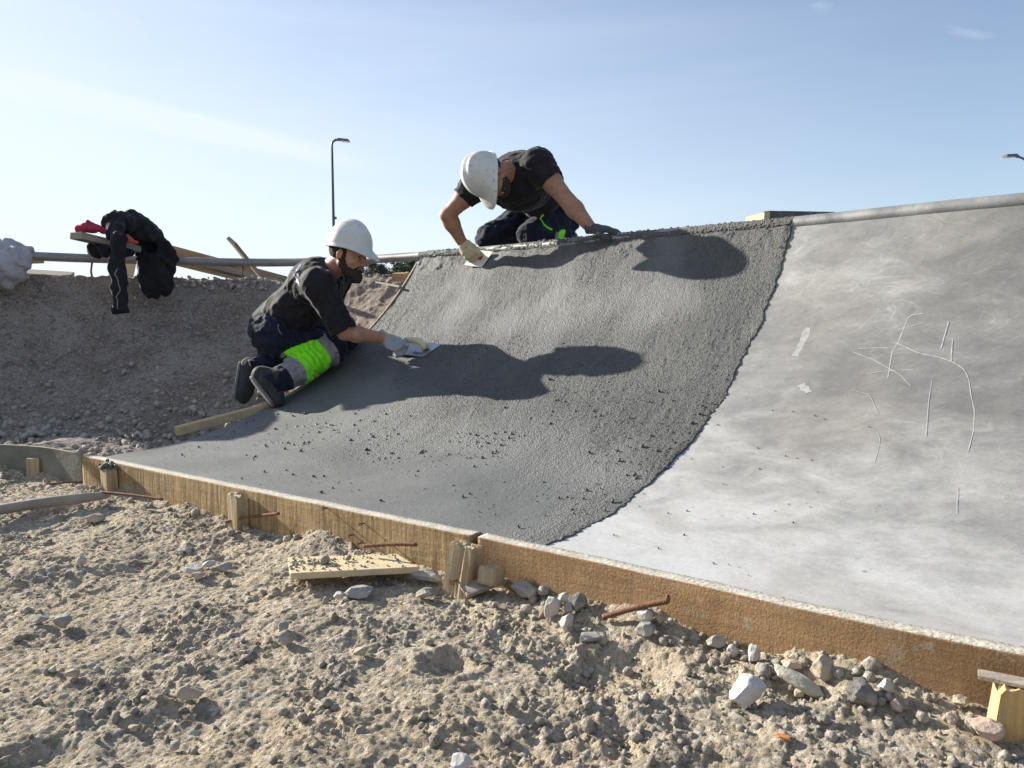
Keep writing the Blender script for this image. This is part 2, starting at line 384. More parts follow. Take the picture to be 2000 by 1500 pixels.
# people
def skin_mat(name, c):
    n = NT(name); a = n.noise(35, 4, .6)
    n.color(n.ramp(a, [(.3, tuple(x * .8 for x in c)), (.7, tuple(x * 1.15 for x in c))])).rough(.55)
    n.b.inputs['Subsurface Weight'].default_value = .12; n.b.inputs['Subsurface Radius'].default_value = (.012, .004, .002)
    n.bump(n.noise(220, 3), .001, .5); return n.m
M_SKIN = skin_mat('tanned_skin', (.40, .21, .135)); M_SKIN2 = skin_mat('brown_skin', (.33, .175, .115))
M_HAIR = simple('dark_hair', (.040, .028, .022), .8, .5, 180, .004)
def cloth_mat(name, c, rough=.85, dust=.35):
    n = NT(name); a = n.noise(16, 5, .65); f = n.noise(400, 2)
    k = n.ramp(a, [(.35, c), (.75, tuple(min(1, x * 1.25 + .006) for x in c))])
    if dust: k = n.mix(n.ramp(n.noise(7, 6, .7, .5), [(.55, 0), (.8, dust)]), k, (.16, .145, .13))
    n.color(k).rough(rough); n.b.inputs['Sheen Weight'].default_value = .13; n.b.inputs['Sheen Roughness'].default_value = .35; n.b.inputs['Specular IOR Level'].default_value = .2
    n.bump(f, .0008, .5); n.bump(a, .006, .5); return n.m
M_SHIRT = cloth_mat('black_cotton', (.011, .010, .013), .8, .05)
M_TROUS = cloth_mat('navy_workwear', (.010, .013, .026), .85, .12)
M_NEON = cloth_mat('neon_green_fabric', (.22, .80, .02), .75, 0)
M_REFL = cloth_mat('reflective_grey_tape', (.22, .22, .22), .6, .25)
M_JACKET = cloth_mat('black_fleece', (.014, .013, .017), .9, .06)
M_GREYC = cloth_mat('grey_cloth', (.33, .32, .34), .9, .1)
M_REDC = cloth_mat('red_cloth', (.30, .028, .06), .85, 0)
M_BOOT = cloth_mat('dusty_black_leather', (.030, .031, .034), .7, .55)
M_SOLE = simple('worn_rubber_sole', (.16, .155, .15), .85, .35, 30, .002)
M_GLOVE1 = cloth_mat('grey_knit_glove', (.30, .31, .33), .9, .35)
M_GLOVE2 = cloth_mat('cream_work_glove', (.42, .37, .25), .85, .5)
M_GLOVED = cloth_mat('dark_work_glove', (.06, .062, .065), .85, .5)
M_LETTER = simple('white_print', (.75, .75, .76), .7, .05, 50, 0)
def helmet_mat():
    n = NT('scuffed_white_helmet'); a = n.noise(9, 5, .65); s = n.noise(30, 4, .7, .6, n.vec((1, 1, 1.6)))
    c = n.ramp(a, [(.3, (.46, .47, .44)), (.7, (.60, .61, .585))])
    c = n.mix(n.ramp(s, [(.625, 0), (.65, .6)]), c, (.10, .10, .09))
    c = n.mix(n.ramp(n.noise(60, 5, .7), [(.60, 0), (.68, .5)]), c, (.36, .35, .31))
    c = n.mix(n.ramp(n.noise(6, 5, .7, .5), [(.5, 0), (.8, .3)]), c, (.40, .38, .30))
    n.color(c).rough(n.ramp(a, [(.3, .35), (.7, .55)])); n.b.inputs['Specular IOR Level'].default_value = .45
    n.bump(s, .0006, .4); return n.m
M_HELM = helmet_mat()
M_BARK = simple('bark', (.10, .085, .07), .9, .3, 3, 0)
def leaf_mat():
    n = NT('evergreen_leaf'); a = n.noise(.8, 3)
    n.color(n.ramp(a, [(.35, (.030, .050, .028)), (.7, (.075, .10, .055))])).rough(.7); return n.m
M_LEAF = leaf_mat()
M_EYE = simple('eye_dark', (.10, .085, .075), .3, .05, 60, 0)
#==SECTION TERRAIN==
# ------------------------------------------------------------------ the bowl: base curve, coping curve, transition
def hermite(us, pts, u):
    us = np.array(us, float); pts = np.array(pts, float); u = np.atleast_1d(np.asarray(u, float)); m = np.zeros_like(pts)
    for i in range(len(us)):
        a = max(i - 1, 0); b = min(i + 1, len(us) - 1); m[i] = (pts[b] - pts[a]) / (us[b] - us[a])
    i = np.clip(np.searchsorted(us, u) - 1, 0, len(us) - 2)
    h = (us[i + 1] - us[i])[:, None]; t = ((u - us[i]) / (us[i + 1] - us[i]))[:, None]
    return (2 * t**3 - 3 * t**2 + 1) * pts[i] + (t**3 - 2 * t**2 + t) * h * m[i] + (-2 * t**3 + 3 * t**2) * pts[i + 1] + (t**3 - t**2) * h * m[i + 1]
BU = [-1.6, -1.2, -.8, -.42, -.2, -.08, 0, .35, .70, 1.0, 1.28, 1.6, 2.1]
BP = [(-3.9, 2.6), (-3.75, 3.15), (-3.35, 3.6), (-2.85, 3.75), (-2.2, 3.62), (-1.93, 3.50), (-1.785, 3.415), (-1.09, 2.87), (-.45, 2.42), (.107, 2.05), (.58, 1.675), (1.1, 1.32), (1.9, .8)]
CU = [-1.6, -1.2, -1.0, -.75, -.5, -.3, 0, .32, .62, 1.0, 1.3, 1.6, 2.1]
CP = [(-5.0, 3.3), (-4.3, 4.4), (-3.6, 5.03), (-2.8, 5.6), (-1.97, 5.88), (-1.37, 5.75), (-.6, 5.25), (0, 4.72), (.548, 4.15), (1.267, 3.45), (1.75, 2.9), (2.35, 2.35), (3.3, 1.5)]
H = 1.025
def ramp_pt(u, t, off=0., want_n=False):
    u = np.atleast_1d(np.asarray(u, float)); t = np.atleast_1d(np.asarray(t, float))
    B = hermite(BU, BP, u); C = hermite(CU, CP, u); D = B - C; W = np.linalg.norm(D, axis=1); C = C + D / W[:, None] * .03
    D = C - B; W = np.linalg.norm(D, axis=1); Rr = (W**2 + H**2) / (2 * H); dn = D / W[:, None]
    tt = np.maximum(t, 0); s = np.clip(W * tt / Rr, 0, .999); c = np.sqrt(1 - s * s)
    xy = B + D * t[:, None]; z = Rr - Rr * c
    n = np.column_stack([-dn[:, 0] * s, -dn[:, 1] * s, c])
    V = np.column_stack([xy, z]) + n * np.asarray(off).reshape(-1, 1)
    if want_n: return V, n, Rr * np.arcsin(s) + (t - tt) * W
    return V
_uu, _tt = np.meshgrid(np.linspace(-1.5, 2.0, 900), np.linspace(0, 1, 260), indexing='ij')
_S = ramp_pt(_uu.ravel(), _tt.ravel())
_v = _S - np.array([0, 0, CZ]); _d = _v[:, 1] * math.cos(TH) - _v[:, 2] * math.sin(TH); _q = _v[:, 1] * math.sin(TH) + _v[:, 2] * math.cos(TH)
_pp = np.column_stack([1000 + FPX * _v[:, 0] / _d, 750 - FPX * _q / _d])
def on_ramp(px, py, off=0.):
    """point of the transition seen at a photo pixel, with its normal and (u, t)"""
    i = int(np.argmin((_pp[:, 0] - px)**2 + (_pp[:, 1] - py)**2)); u = float(_uu.ravel()[i]); t = float(_tt.ravel()[i])
    def pj(u, t):
        v = ramp_pt([u], [t])[0] - np.array([0, 0, CZ]); d = v[1] * math.cos(TH) - v[2] * math.sin(TH); return np.array([1000 + FPX * v[0] / d, 750 - FPX * (v[1] * math.sin(TH) + v[2] * math.cos(TH)) / d])
    for _ in range(2):
        q = pj(u, t); Jm = np.column_stack([(pj(u + 1e-4, t) - q) / 1e-4, (pj(u, t - 1e-4) - q) / -1e-4]); du = np.linalg.lstsq(Jm, np.array([px, py]) - q, rcond=None)[0]; u += float(np.clip(du[0], -.01, .01)); t = float(np.clip(t + np.clip(du[1], -.01, .01), 0, 1))
    V, n, _ = ramp_pt([u], [t], [off], True); return V[0], n[0], u, t
# pit floor height
FRONT = [(160, 890), (300, 921), (420, 945), (624, 985), (760, 1013), (862, 1037), (1000, 1061), (1150, 1092), (1300, 1129), (1450, 1162), (1600, 1197), (1767, 1233), (1900, 1260), (2000, 1277)]
FW = np.array([PZ(a, b, 0)[:2] for a, b in FRONT])
FW = np.vstack([FW, FW[-1] + (FW[-1] - FW[-4]) / np.linalg.norm(FW[-1] - FW[-4]) * .9])
for _k in range(2): FW[1:-1] = .25 * FW[:-2] + .5 * FW[1:-1] + .25 * FW[2:]
def resample(pts, step):
    pts = np.asarray(pts, float); d = np.r_[0, np.cumsum(np.linalg.norm(np.diff(pts, axis=0), axis=1))]
    us = d; n = max(2, int(d[-1] / step)); s = np.linspace(0, d[-1], n)
    return hermite(us, pts, s), s
FL, FS = resample(FW, .01)
FN = np.gradient(FL, axis=0); FN /= np.linalg.norm(FN, axis=1)[:, None]; FNRM = np.column_stack([-FN[:, 1], FN[:, 0]])  # points behind the board (+Y side)
def fdist(x, y):
    """signed distance in front of the board (positive towards the camera)"""
    x = np.asarray(x, float); y = np.asarray(y, float); out = np.empty(x.shape); xr = x.ravel(); yr = y.ravel(); o = np.empty(len(xr))
    # board is a graph over x
    order = np.argsort(FL[:, 0]); fx = FL[order, 0]; fy = FL[order, 1]
    yb = np.interp(xr, fx, fy); o = (yb - yr) * .78
    left = xr < fx[0]; o = np.where(left, (3.475 + (fx[0] - xr) * .33 - yr), o)
    return o.reshape(x.shape)
def gbase(x, y):
    d = fdist(x, y)
    g = -.135 - .055 * np.clip(d / .9, 0, 1) + .02 * np.exp(-np.maximum(d, 0) / .10)
    g = g + .030 * fbm2(x * 1.7, y * 1.7, 2, 11) + .016 * fbm2(x * 4.6, y * 4.6, 2, 21)
    return g
def gdetail(x, y):
    d = fdist(x, y)
    m = np.clip(fbm2(x * 3.1, y * 3.1, 3, 31) * 2.2 + .34 + .5 * np.exp(-np.maximum(d, 0) / .16), 0, 1)
    wx = x + .03 * fbm2(x * 9, y * 9, 2, 5); wy = y + .03 * fbm2(x * 9, y * 9, 2, 6)
    m2_ = np.clip((m - .45) * 1.8, 0, 1); e = fbm2(x * 6.5, y * 6.5, 2, 95)
    rx = wx + .0045 * fbm2(x * 75, y * 75, 2, 15); ry = wy + .0045 * fbm2(x * 75, y * 75, 2, 16)
    z = .011 * fbm2(wx * 11, wy * 11, 3, 41) * (.35 + m)
    z = z + clods(rx, ry, .055, 50, .16, .12, .40) * m2_ * .6
    z = z + clods(rx, ry, .028, 60, .50, .15, .52) * (m2_ * .75 + .02)
    z = z + clods(rx, ry, .015, 70, .62, .2, .58) * (m2_ * .8 + .05 + .28 * np.clip(e, 0, 1))
    z = z + clods(x, y, .0085, 80, .80, .3, .62) * (.34 + m2_ * .6)
    pit = np.maximum(0, pn2(rx * 15, ry * 15, 97) - .20); z = z - .030 * pit * (m2_ + .20) + .0045 * fbm2(x * 110, y * 110, 2, 90) + .006 * fbm2(rx * 32, ry * 32, 2, 93)
    return z - .008
DENTS = [(875, 1312, .060, .028), (690, 1270, .05, .012), (1215, 1335, .10, .03), (330, 1420, .10, .015), (1180, 1450, .08, .02), (60, 1465, .08, .025), (300, 1110, .12, .02), (1570, 1385, .06, .02)]
DW = [(PZ(a, b, -.18)[:2], r, h) for a, b, r, h in DENTS]
MOUNDS = [(640, 1080, .11, .045), (230, 958, .05, .03), (370, 1010, .06, .02), (1290, 1225, .12, .05), (1110, 1190, .12, .03), (1640, 1350, .10, .035), (30, 1100, .2, .03), (1340, 1230, .08, .02)]
MW = [(PZ(a, b, -.16)[:2], r, h) for a, b, r, h in MOUNDS]
def gheight(x, y, detail=True):
    z = gbase(x, y)
    x0_, y0_ = x, y; x = x + .03 * pn2(x0_ * 19, y0_ * 19, 7); y = y + .03 * pn2(x0_ * 19, y0_ * 19, 8)
    for (c, r, h) in DW:
        q = (x - c[0])**2 + ((y - c[1]) * 1.1)**2; z = z - h * np.exp(-(q / r**2)**1.3) + h * .25 * np.exp(-((np.sqrt(q) - r * 1.3) / (r * .3))**2)
    x, y = x0_, y0_
    for (c, r, h) in MW: z = z + h * np.exp(-((x - c[0])**2 + (y - c[1])**2) / r**2)
    if detail: z = z + gdetail(x, y)
    return z
def gz(x, y): return float(gheight(np.array([x]), np.array([y]), False)[0])
def on_ground(px, py):
    z = -.16
    for _ in range(6):
        p = PZ(px, py, z); z = .5 * z + .5 * gz(p[0], p[1])
    p = PZ(px, py, z); return np.array([p[0], p[1], gz(p[0], p[1])])
# fine pit floor
gx = np.arange(-2.75, 1.45, .0048); gy = np.arange(.95, 4.0, .0048)
X, Y = np.meshgrid(gx, gy, indexing='ij'); D = fdist(X, Y); Z = np.full(X.shape, -.30)
msk = D > -.12; Z[msk] = gheight(X[msk], Y[msk])
kp = msk[:-1, :-1] & msk[1:, :-1] & msk[:-1, 1:] & msk[1:, 1:]
V = np.column_stack([X.ravel(), Y.ravel(), Z.ravel()]); Fq = gridfaces(len(gx), len(gy), kp)
used = np.unique(Fq); rm = np.full(len(V), -1); rm[used] = np.arange(len(used)); V = V[used]; Fq = rm[Fq]
cx = np.arange(-7, 7.01, .07); cy = np.arange(-5, 7.01, .07); X2, Y2 = np.meshgrid(cx, cy, indexing='ij')
Z2 = gbase(X2, Y2) + .01 * fbm2(X2 * 9, Y2 * 9, 3, 3)
ins = (X2 > -2.7) & (X2 < 1.4) & (Y2 > 1.0) & (Y2 < 3.92); Z2 = np.where(ins | (fdist(X2, Y2) < -.05), -.36, Z2 - .012)
V2 = np.column_stack([X2.ravel(), Y2.ravel(), Z2.ravel()]); F2 = gridfaces(len(cx), len(cy)) + len(V)
me = np_mesh('ground', np.vstack([V, V2]), np.vstack([Fq, F2]))
ground = tag(link('ground', me, M_SOIL, smooth=False), kind='structure')
# earth bank of the unlined part of the bowl
LIP = .90; SUN_DIP = (.42, -1.10, .10)  # unseen dip added in the left rim so sun reaches the bank foot
nu, nt = 620, 300
us = np.linspace(-1.6, .035, nu); ts = np.linspace(.02, 1.12, nt); U, T = np.meshgrid(us, ts, indexing='ij')
uf = U.ravel(); tf = T.ravel(); V, N, S = ramp_pt(uf, tf, 0., True)
Lb = hermite(BU, BP, uf); arc = uf * 2.35
q = fbm2(arc * 1.1, S * 1.1, 3, 101) * .06 + fbm2(arc * 5, S * 5, 3, 111) * .034
low = np.clip(1 - S / .95, 0, 1); mk = np.clip(fbm2(arc * 2.3, S * 2.3, 3, 121) * 1.8 + low * 1.1 - .05, 0, 1)
wa = arc + .03 * fbm2(arc * 7, S * 7, 2, 131); ws_ = S + .03 * fbm2(arc * 7, S * 7, 2, 133)
q = q + clods(wa, ws_, .085, 130, .22, .12, .42) * mk * .8 + clods(wa, ws_, .042, 140, .45, .15, .5) * (mk * .8 + .04) + clods(wa, ws_, .024, 150, .6, .2, .55) * (mk * .6 + .12) + .007 * fbm2(arc * 30, S * 30, 3, 160)
q = q + np.where(S > 1.1, 1, 0) * 0
joint = np.clip((uf + .16) / .16, 0, 1)
q = q - .055 - .045 * joint
V = V + N * q[:, None]
lipz = LIP - SUN_DIP[0] * np.exp(-((uf - SUN_DIP[1]) / SUN_DIP[2])**2)
top = lipz + .02 * fbm2(arc * 3, S * 0 + 3, 2, 171) + clods(arc, S * 1.0, .05, 180, .8, .2, .6) * .9 + .012 * fbm2(arc * 22, S * 22, 2, 190)
over = V[:, 2] > top; V[:, 2] = np.where(over, top, V[:, 2])
me = np_mesh('earth_bank', V, gridfaces(nu, nt))
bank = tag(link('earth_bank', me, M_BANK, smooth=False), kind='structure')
# level ground round the bowl out to the horizon
lu = np.linspace(-1.6, 2.1, 120); lipc = hermite(CU, CP, lu); lipB = hermite(BU, BP, lu); dd = lipc - lipB; dd /= np.linalg.norm(dd, axis=1)[:, None]
lipc = lipc + dd * np.where(lu < .02, -.02, .03)[:, None]
back = [(4.2, .4), (5.0, -1.5), (4.0, -3.6), (0, -4.4), (-4.2, -3.8), (-6.0, -1.5), (-5.8, 1.4)]
ctr = np.array([0, 1.5]); rows = []; loop = np.vstack([lipc, back]); nl = len(loop)
isb = np.r_[np.zeros(len(lipc)), np.ones(len(back))]
z0 = np.where(isb > 0, .9, np.r_[np.where(lu < .02, .885, .965), np.zeros(len(back)) + .9])
z0[:len(lu)] -= SUN_DIP[0] * np.exp(-((lu - SUN_DIP[1]) / SUN_DIP[2])**2)  # same added dip, so the level ground lets the sun through
rows.append(np.column_stack([loop + (ctr - loop) * .22 * isb[:, None], np.where(isb > 0, -.3, z0 - .25)]))
rows.append(np.column_stack([loop, z0]))
for k, sc_ in ((1, .25), (2, .7), (3, 1.6), (4, 5), (5, 20), (6, 90), (7, 500), (8, 3000)):
    d = loop - ctr; d /= np.linalg.norm(d, axis=1)[:, None]; zz = .90 if k > 2 else z0 * (.9, .5)[k - 1] + .9 * (.1, .5)[k - 1]
    rows.append(np.column_stack([loop + d * sc_, np.zeros(nl) + zz]))
nr = len(rows); VV = np.vstack(rows); FF = []
for r in range(nr - 1):
    for i in range(nl): j = (i + 1) % nl; FF.append((r * nl + i, r * nl + j, (r + 1) * nl + j, (r + 1) * nl + i))
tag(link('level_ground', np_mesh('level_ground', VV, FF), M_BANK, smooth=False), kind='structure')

# ------------------------------------------------------------------ the two concrete panels
def wet_edge(t, s=0):  # ragged line where the fresh mix ends
    return 1.0 + .010 * fbm2(t * 9, t * 0 + 2, 4, 201) + .004 * pn2(t * 60, t * 0, 203)
def slab(name, u0, u1, nu, nt, off, mat, edgeR=None, edgeL=None, fresh=False):
    a = np.linspace(0, 1, nu); ts = np.r_[-.045, np.linspace(0, 1, nt)]
    A, T = np.meshgrid(a, ts, indexing='ij'); af = A.ravel(); tf = T.ravel()
    lo = np.full(len(af), u0) if edgeL is None else edgeL(tf); hi = np.full(len(af), u1) if edgeR is None else edgeR(tf)
    uf = lo + (hi - lo) * af; V, N, S = ramp_pt(uf, tf, 0., True); arc = uf * 2.35
    q = np.full(len(uf), off); rz = np.ones(len(uf))
    if fresh:
        z1 = fbm2(arc * 1.5 + 4, S * 1.2, 4, 211)
        rz = np.clip(.12 + 1.25 * np.clip((S - .42 + .55 * (uf - .5) + z1 * .38) / .75, 0, 1) + .75 * np.exp(-((1.0 - uf) / .07)**2) , .10, 1.25)
        patch = np.clip(fbm2(arc * 2.6, S * 1.3, 3, 215) * 2.2, 0, 1); rz = rz * (1 - .55 * patch); rz = rz * (1 - .8 * np.exp(-((uf - .16) / .17)**2 - ((S - .95) / .42)**2))
        q = q + .006 * fbm2(arc * 1.7, S * 1.7, 2, 221) * (uf < .97) + .003 * fbm2(arc * 8, S * 4, 3, 225) * rz
        g = clods(arc * 1.25 + .004 * fbm2(arc * 90, S * 90, 2, 233), S + .004 * fbm2(arc * 90, S * 90, 2, 234), .0125, 231, .9, .3, .62); q = q + g * rz * .40
        g = clods(arc, S, .034, 241, .22, .10, .35); q = q + g * rz * .16
        q = q - .007 * np.maximum(0, pn2(arc * 34 + S * 9, S * 9, 251) - .25) * rz     # ragged tears
        q = q + .0024 * fbm2(arc * 17 + S * 3 + .5 * fbm2(arc * 3, S * 3, 2, 256), S * 2.2, 4, 255, .65) * np.minimum(rz, 1) * np.clip(.5 + 1.5 * fbm2(arc * 2.2, S * 2.2, 2, 257), 0, 1)
        # sparse crumbs lower down
        cm = np.clip(fbm2(arc * 2.0, S * 2.4, 2, 261) * 3 + .15, 0, 1) * np.exp(-((S - .62) / .34)**2)
        g = clods(arc, S, .045, 271, .42, .06, .16); q = q + g * cm * 1.5
        e = np.exp(-((hi - uf) / .004)) * .006; q = q - e * (.6 + pn2(S * 60, arc * 60, 281))
        q = np.where(tf > .965, q + .010 * np.maximum(0, fbm2(arc * 14, S * 14, 3, 291) + .2), q)
    else:
        q = q + .0015 * fbm2(arc * 4, S * 4, 3, 301)
    V = V + N * q[:, None]
    nn = len(ts); V3 = V.reshape(nu, nn, 3).copy(); 
    B0 = V3[:, 1, :2]; fd = fdist(B0[:, 0], B0[:, 1]); nb = hermite(BU, BP, uf.reshape(nu, nn)[:, 1]) - hermite(CU, CP, uf.reshape(nu, nn)[:, 1]); nb /= np.linalg.norm(nb, axis=1)[:, None]
    V3[:, 0, :2] = B0 + nb * np.clip(-.022 - fd, 0, .2)[:, None]; V3[:, 0, 2] = -.004
    V = V3.reshape(-1, 3); F = gridfaces(nu, nn); uv = np.column_stack([arc, S])
    # skirts on the two side edges (panel thickness)
    extra = []; ef = []; base = len(V)
    for col in (0, nu - 1):
        idx = col * nn + np.arange(nn); low_ = V[idx] - N[idx] * .10; st = base + sum(len(e) for e in extra); extra.append(low_)
        for j in range(nn - 1):
            f = (idx[j], idx[j + 1], st + j + 1, st + j); ef.append(f if col == 0 else f[::-1])
    uv = np.vstack([uv] + [uv[col * nn + np.arange(nn)] for col in (0, nu - 1)])
    V = np.vstack([V] + extra); F = np.vstack([F, np.array(ef)])
    me = np_mesh(name, V, F, uv=uv)
    if fresh:
        at = me.attributes.new('rough_zone', 'FLOAT', 'POINT'); at.data.foreach_set('value', np.r_[rz, np.ones(len(V) - len(rz))].astype(np.float32))
    return link(name, me, mat)
fresh = slab('fresh_concrete_panel', 0, 1, 560, 470, .0, M_FRESH, edgeR=wet_edge, fresh=True)
tag(fresh, 'dark grey freshly placed concrete panel of the curved ramp with a rough wet surface', 'concrete ramp')
cured = slab('cured_concrete_panel', .985, 2.05, 240, 200, -.006, M_CURED)
tag(cured, 'pale hardened concrete panel of the ramp with white bloom and chalk scratches', 'concrete ramp')
#==SECTION FORM==
# chalk scratches on the hardened panel (ribbons that follow its surface)
def ribbon(mb, pts, w, off=-.0050, step=5.0):
    P2 = [np.array(p, float) for p in pts]; dense = []
    for a, b in zip(P2[:-1], P2[1:]):
        n = max(1, int(np.linalg.norm(b - a) / step)); dense += [a + (b - a) * k / n for k in range(n)]
    dense.append(P2[-1]); rg = random.Random(int(pts[0][0]))
    W = []
    for i, p in enumerate(dense):
        v, n, u, t = on_ramp(p[0] + rg.uniform(-.7, .7), p[1] + rg.uniform(-.7, .7)); W.append((v + n * off, n))
    for _k in range(3):
      for i in range(1, len(W) - 1): W[i] = ((W[i - 1][0] + 2 * W[i][0] + W[i + 1][0]) / 4, W[i][1])
    V = []
    for i, (v, n) in enumerate(W):
        v = v + n * (.0006 * float(fbm2(np.array([v[0] * 14.]), np.array([v[2] * 14.]), 2, 5)[0]))
        t = W[min(i + 1, len(W) - 1)][0] - W[max(i - 1, 0)][0]; t /= np.linalg.norm(t) + 1e-9; s = np.cross(n, t)
        k = w * (.5 + .5 * rg.random()) * .5; V += [v + s * k, v - s * k]
    mb.add(V, [(2 * i, 2 * i + 1, 2 * i + 3, 2 * i + 2) for i in range(len(W) - 1)])
for pts, wd in [
    ([(1802, 610), (1776, 614), (1768, 628), (1764, 640), (1752, 672), (1742, 680), (1738, 705), (1734, 735)], .008),
    ([(1724, 659), (1735, 650), (1764, 637), (1790, 633), (1806, 628)], .005),
    ([(1724, 656), (1745, 665), (1795, 688), (1835, 695), (1868, 708), (1886, 722), (1893, 740), (1896, 770)], .007),
    ([(1675, 679), (1720, 677), (1772, 680)], .005), ([(1665, 686), (1700, 698), (1730, 714), (1760, 731), (1778, 752)], .006),
    ([(1692, 728), (1735, 722), (1784, 720)], .005), ([(1838, 678), (1845, 652), (1853, 626)], .009),
    ([(1896, 770), (1903, 800), (1901, 840), (1890, 880)], .006), ([(1663, 760), (1700, 768), (1707, 790), (1716, 805)], .004),
    ([(1712, 840), (1720, 855), (1708, 900)], .004), ([(1706, 680), (1698, 690)], .004), ([(1860, 660), (1858, 685), (1857, 705)], .008),
    ([(1820, 740), (1812, 790), (1808, 850)], .005), ([(1870, 950), (1868, 1000)], .004)]:
    mb = MB(); ribbon(mb, pts, wd * .52); link('chalk_scratch', np_mesh('chalk_scratch', np.concatenate(mb.v), mb.f), M_CHALK, cured)
M_SMEAR = simple('pale_smear', (.325, .325, .32), .85, .25, 60, .0005)
for pts in ([(1577, 638), (1570, 660), (1553, 693)], [(1563, 748), (1580, 765)]):
    mb = MB(); ribbon(mb, pts, .036, -.0048); link('trowel_smear', np_mesh('trowel_smear', np.concatenate(mb.v), mb.f), M_SMEAR, cured)

# loose crumbs of mix lying on both panels (countless)
rg = random.Random(5)
ICO = {}
def ico(sub):
    if sub not in ICO:
        bm = bmesh.new(); bmesh.ops.create_icosphere(bm, subdivisions=sub, radius=1)
        ICO[sub] = (np.array([v.co[:] for v in bm.verts]), np.array([[v.index for v in f.verts] for f in bm.faces])); bm.free()
    return ICO[sub]
def pebbles(name, items, mat, seed, sub=1, parent=None):
    """items: (center, radius, normal) -> one mesh of rough little stones"""
    A, Fc = ico(sub); r = np.random.RandomState(seed); n = len(items); nv = len(A)
    C = np.array([i[0] for i in items]); Rd = np.array([i[1] for i in items])
    S3 = .6 + .8 * r.rand(n, 3); Q = r.randn(n, 4); Q /= np.linalg.norm(Q, axis=1)[:, None]
    a, b, c, d = Q.T
    Rm = np.stack([np.stack([1 - 2 * (c * c + d * d), 2 * (b * c - a * d), 2 * (b * d + a * c)], -1), np.stack([2 * (b * c + a * d), 1 - 2 * (b * b + d * d), 2 * (c * d - a * b)], -1), np.stack([2 * (b * d - a * c), 2 * (c * d + a * b), 1 - 2 * (b * b + c * c)], -1)], 1)
    Vv = A[None] * (1 + .28 * (r.rand(n, nv, 1) - .5)) * S3[:, None, :]
    Vv = np.einsum('nij,nvj->nvi', Rm, Vv) * Rd[:, None, None] + C[:, None, :]
    F = (Fc[None] + (np.arange(n) * nv)[:, None, None]).reshape(-1, 3)
    return link(name, np_mesh(name, Vv.reshape(-1, 3), F), mat, parent, smooth=False)
items = []
for k in range(1500):
    u = rg.uniform(.02, .99); t = min(.97, abs(rg.gauss(.36, .17)));
    if fbm2(np.array([u * 5.]), np.array([t * 5.]), 2, 77)[0] < rg.uniform(-.25, .35): continue
    if rg.random() < .06: u = rg.uniform(.9, 1.25); t = rg.uniform(.02, .6)
    v, n, _ = ramp_pt([u], [t], [.001 if u < 1 else -.005], True); r = rg.choice([.0018, .0022, .0022, .003, .003, .004, .0065]) * rg.uniform(.7, 1.1)
    if u >= .99: r = min(r, .003)
    items.append((v[0] + n[0] * r * .5, r, n[0]))
cr_ = pebbles('concrete_crumbs', items, M_MUD, 7); tag(cr_, 'scattered dark crumbs of wet concrete on the ramp surface', 'concrete crumbs', kind='stuff')

# formwork boards along the foot of the ramp
def strip_board(name, s0, s1, thick, zt, zb, mat, mtop, side=0.0, wav=0):
    i = np.where((FS >= s0) & (FS <= s1))[0]; n = len(i); L_ = FL[i]; Nn = FNRM[i]; s = FS[i]
    jit = .003 * pn2(s * 6, s * 0, 311)
    prof = [(0, zt), (0, zt - .004), (0, (zt + zb) / 2), (0, zb), (thick, zb), (thick, zt), (thick * .5, zt + .001)]
    V = []; uv = []
    for (o, z) in prof:
        zz = z + (jit if z >= zt - .005 else 0) ; V.append(np.column_stack([L_ + Nn * (o + side), np.zeros(n) + zz])); uv.append(np.column_stack([s, np.zeros(n) + z + o * .3]))
    V = np.array(V).transpose(1, 0, 2).reshape(-1, 3); uv = np.array(uv).transpose(1, 0, 2).reshape(-1, 2); k = len(prof); F = []; mi = []
    for a in range(n - 1):
        for b in range(k):
            c = (b + 1) % k; F.append((a * k + b, a * k + c, (a + 1) * k + c, (a + 1) * k + b)[::-1]); mi.append(1 if b in (5, 6) else 0)
    F = np.array(F); me = np_mesh(name, V, F, mi, uv)
    bm = bmesh.new(); bm.from_mesh(me); bm.verts.ensure_lookup_table()
    bm.faces.new([bm.verts[j] for j in range(k)]); bm.faces.new([bm.verts[(n - 1) * k + j] for j in range(k)][::-1]); bm.normal_update(); bmesh.ops.recalc_face_normals(bm, faces=bm.faces[:]); bm.to_mesh(me); bm.free()
    return link(name, me, [mat, mtop], smooth=False)
def s_at(px):
    """arc position along the board front below photo column px"""
    v = np.column_stack([FL, np.zeros(len(FL))]) - np.array([0, 0, CZ]); d = v[:, 1] * math.cos(TH) - v[:, 2] * math.sin(TH)
    x = 1000 + FPX * v[:, 0] / d; return float(FS[int(np.argmin(np.abs(x - px)))])
sj = s_at(926)
bL = strip_board('formwork_board', 0, sj - .002, .045, 0.0, -.27, M_BOARD_L, M_CEMTOP)
tag(bL, 'weathered yellow-brown formwork board with dark vertical streaks below the fresh concrete', 'formwork board', 'curved formwork boards')
bR = strip_board('formwork_board', sj + .002, FS[-1], .045, -.001, -.27, M_BOARD_R, M_CEMTOP)
tag(bR, 'orange-brown rough sawn formwork board below the hardened concrete panel', 'formwork board', 'curved formwork boards')
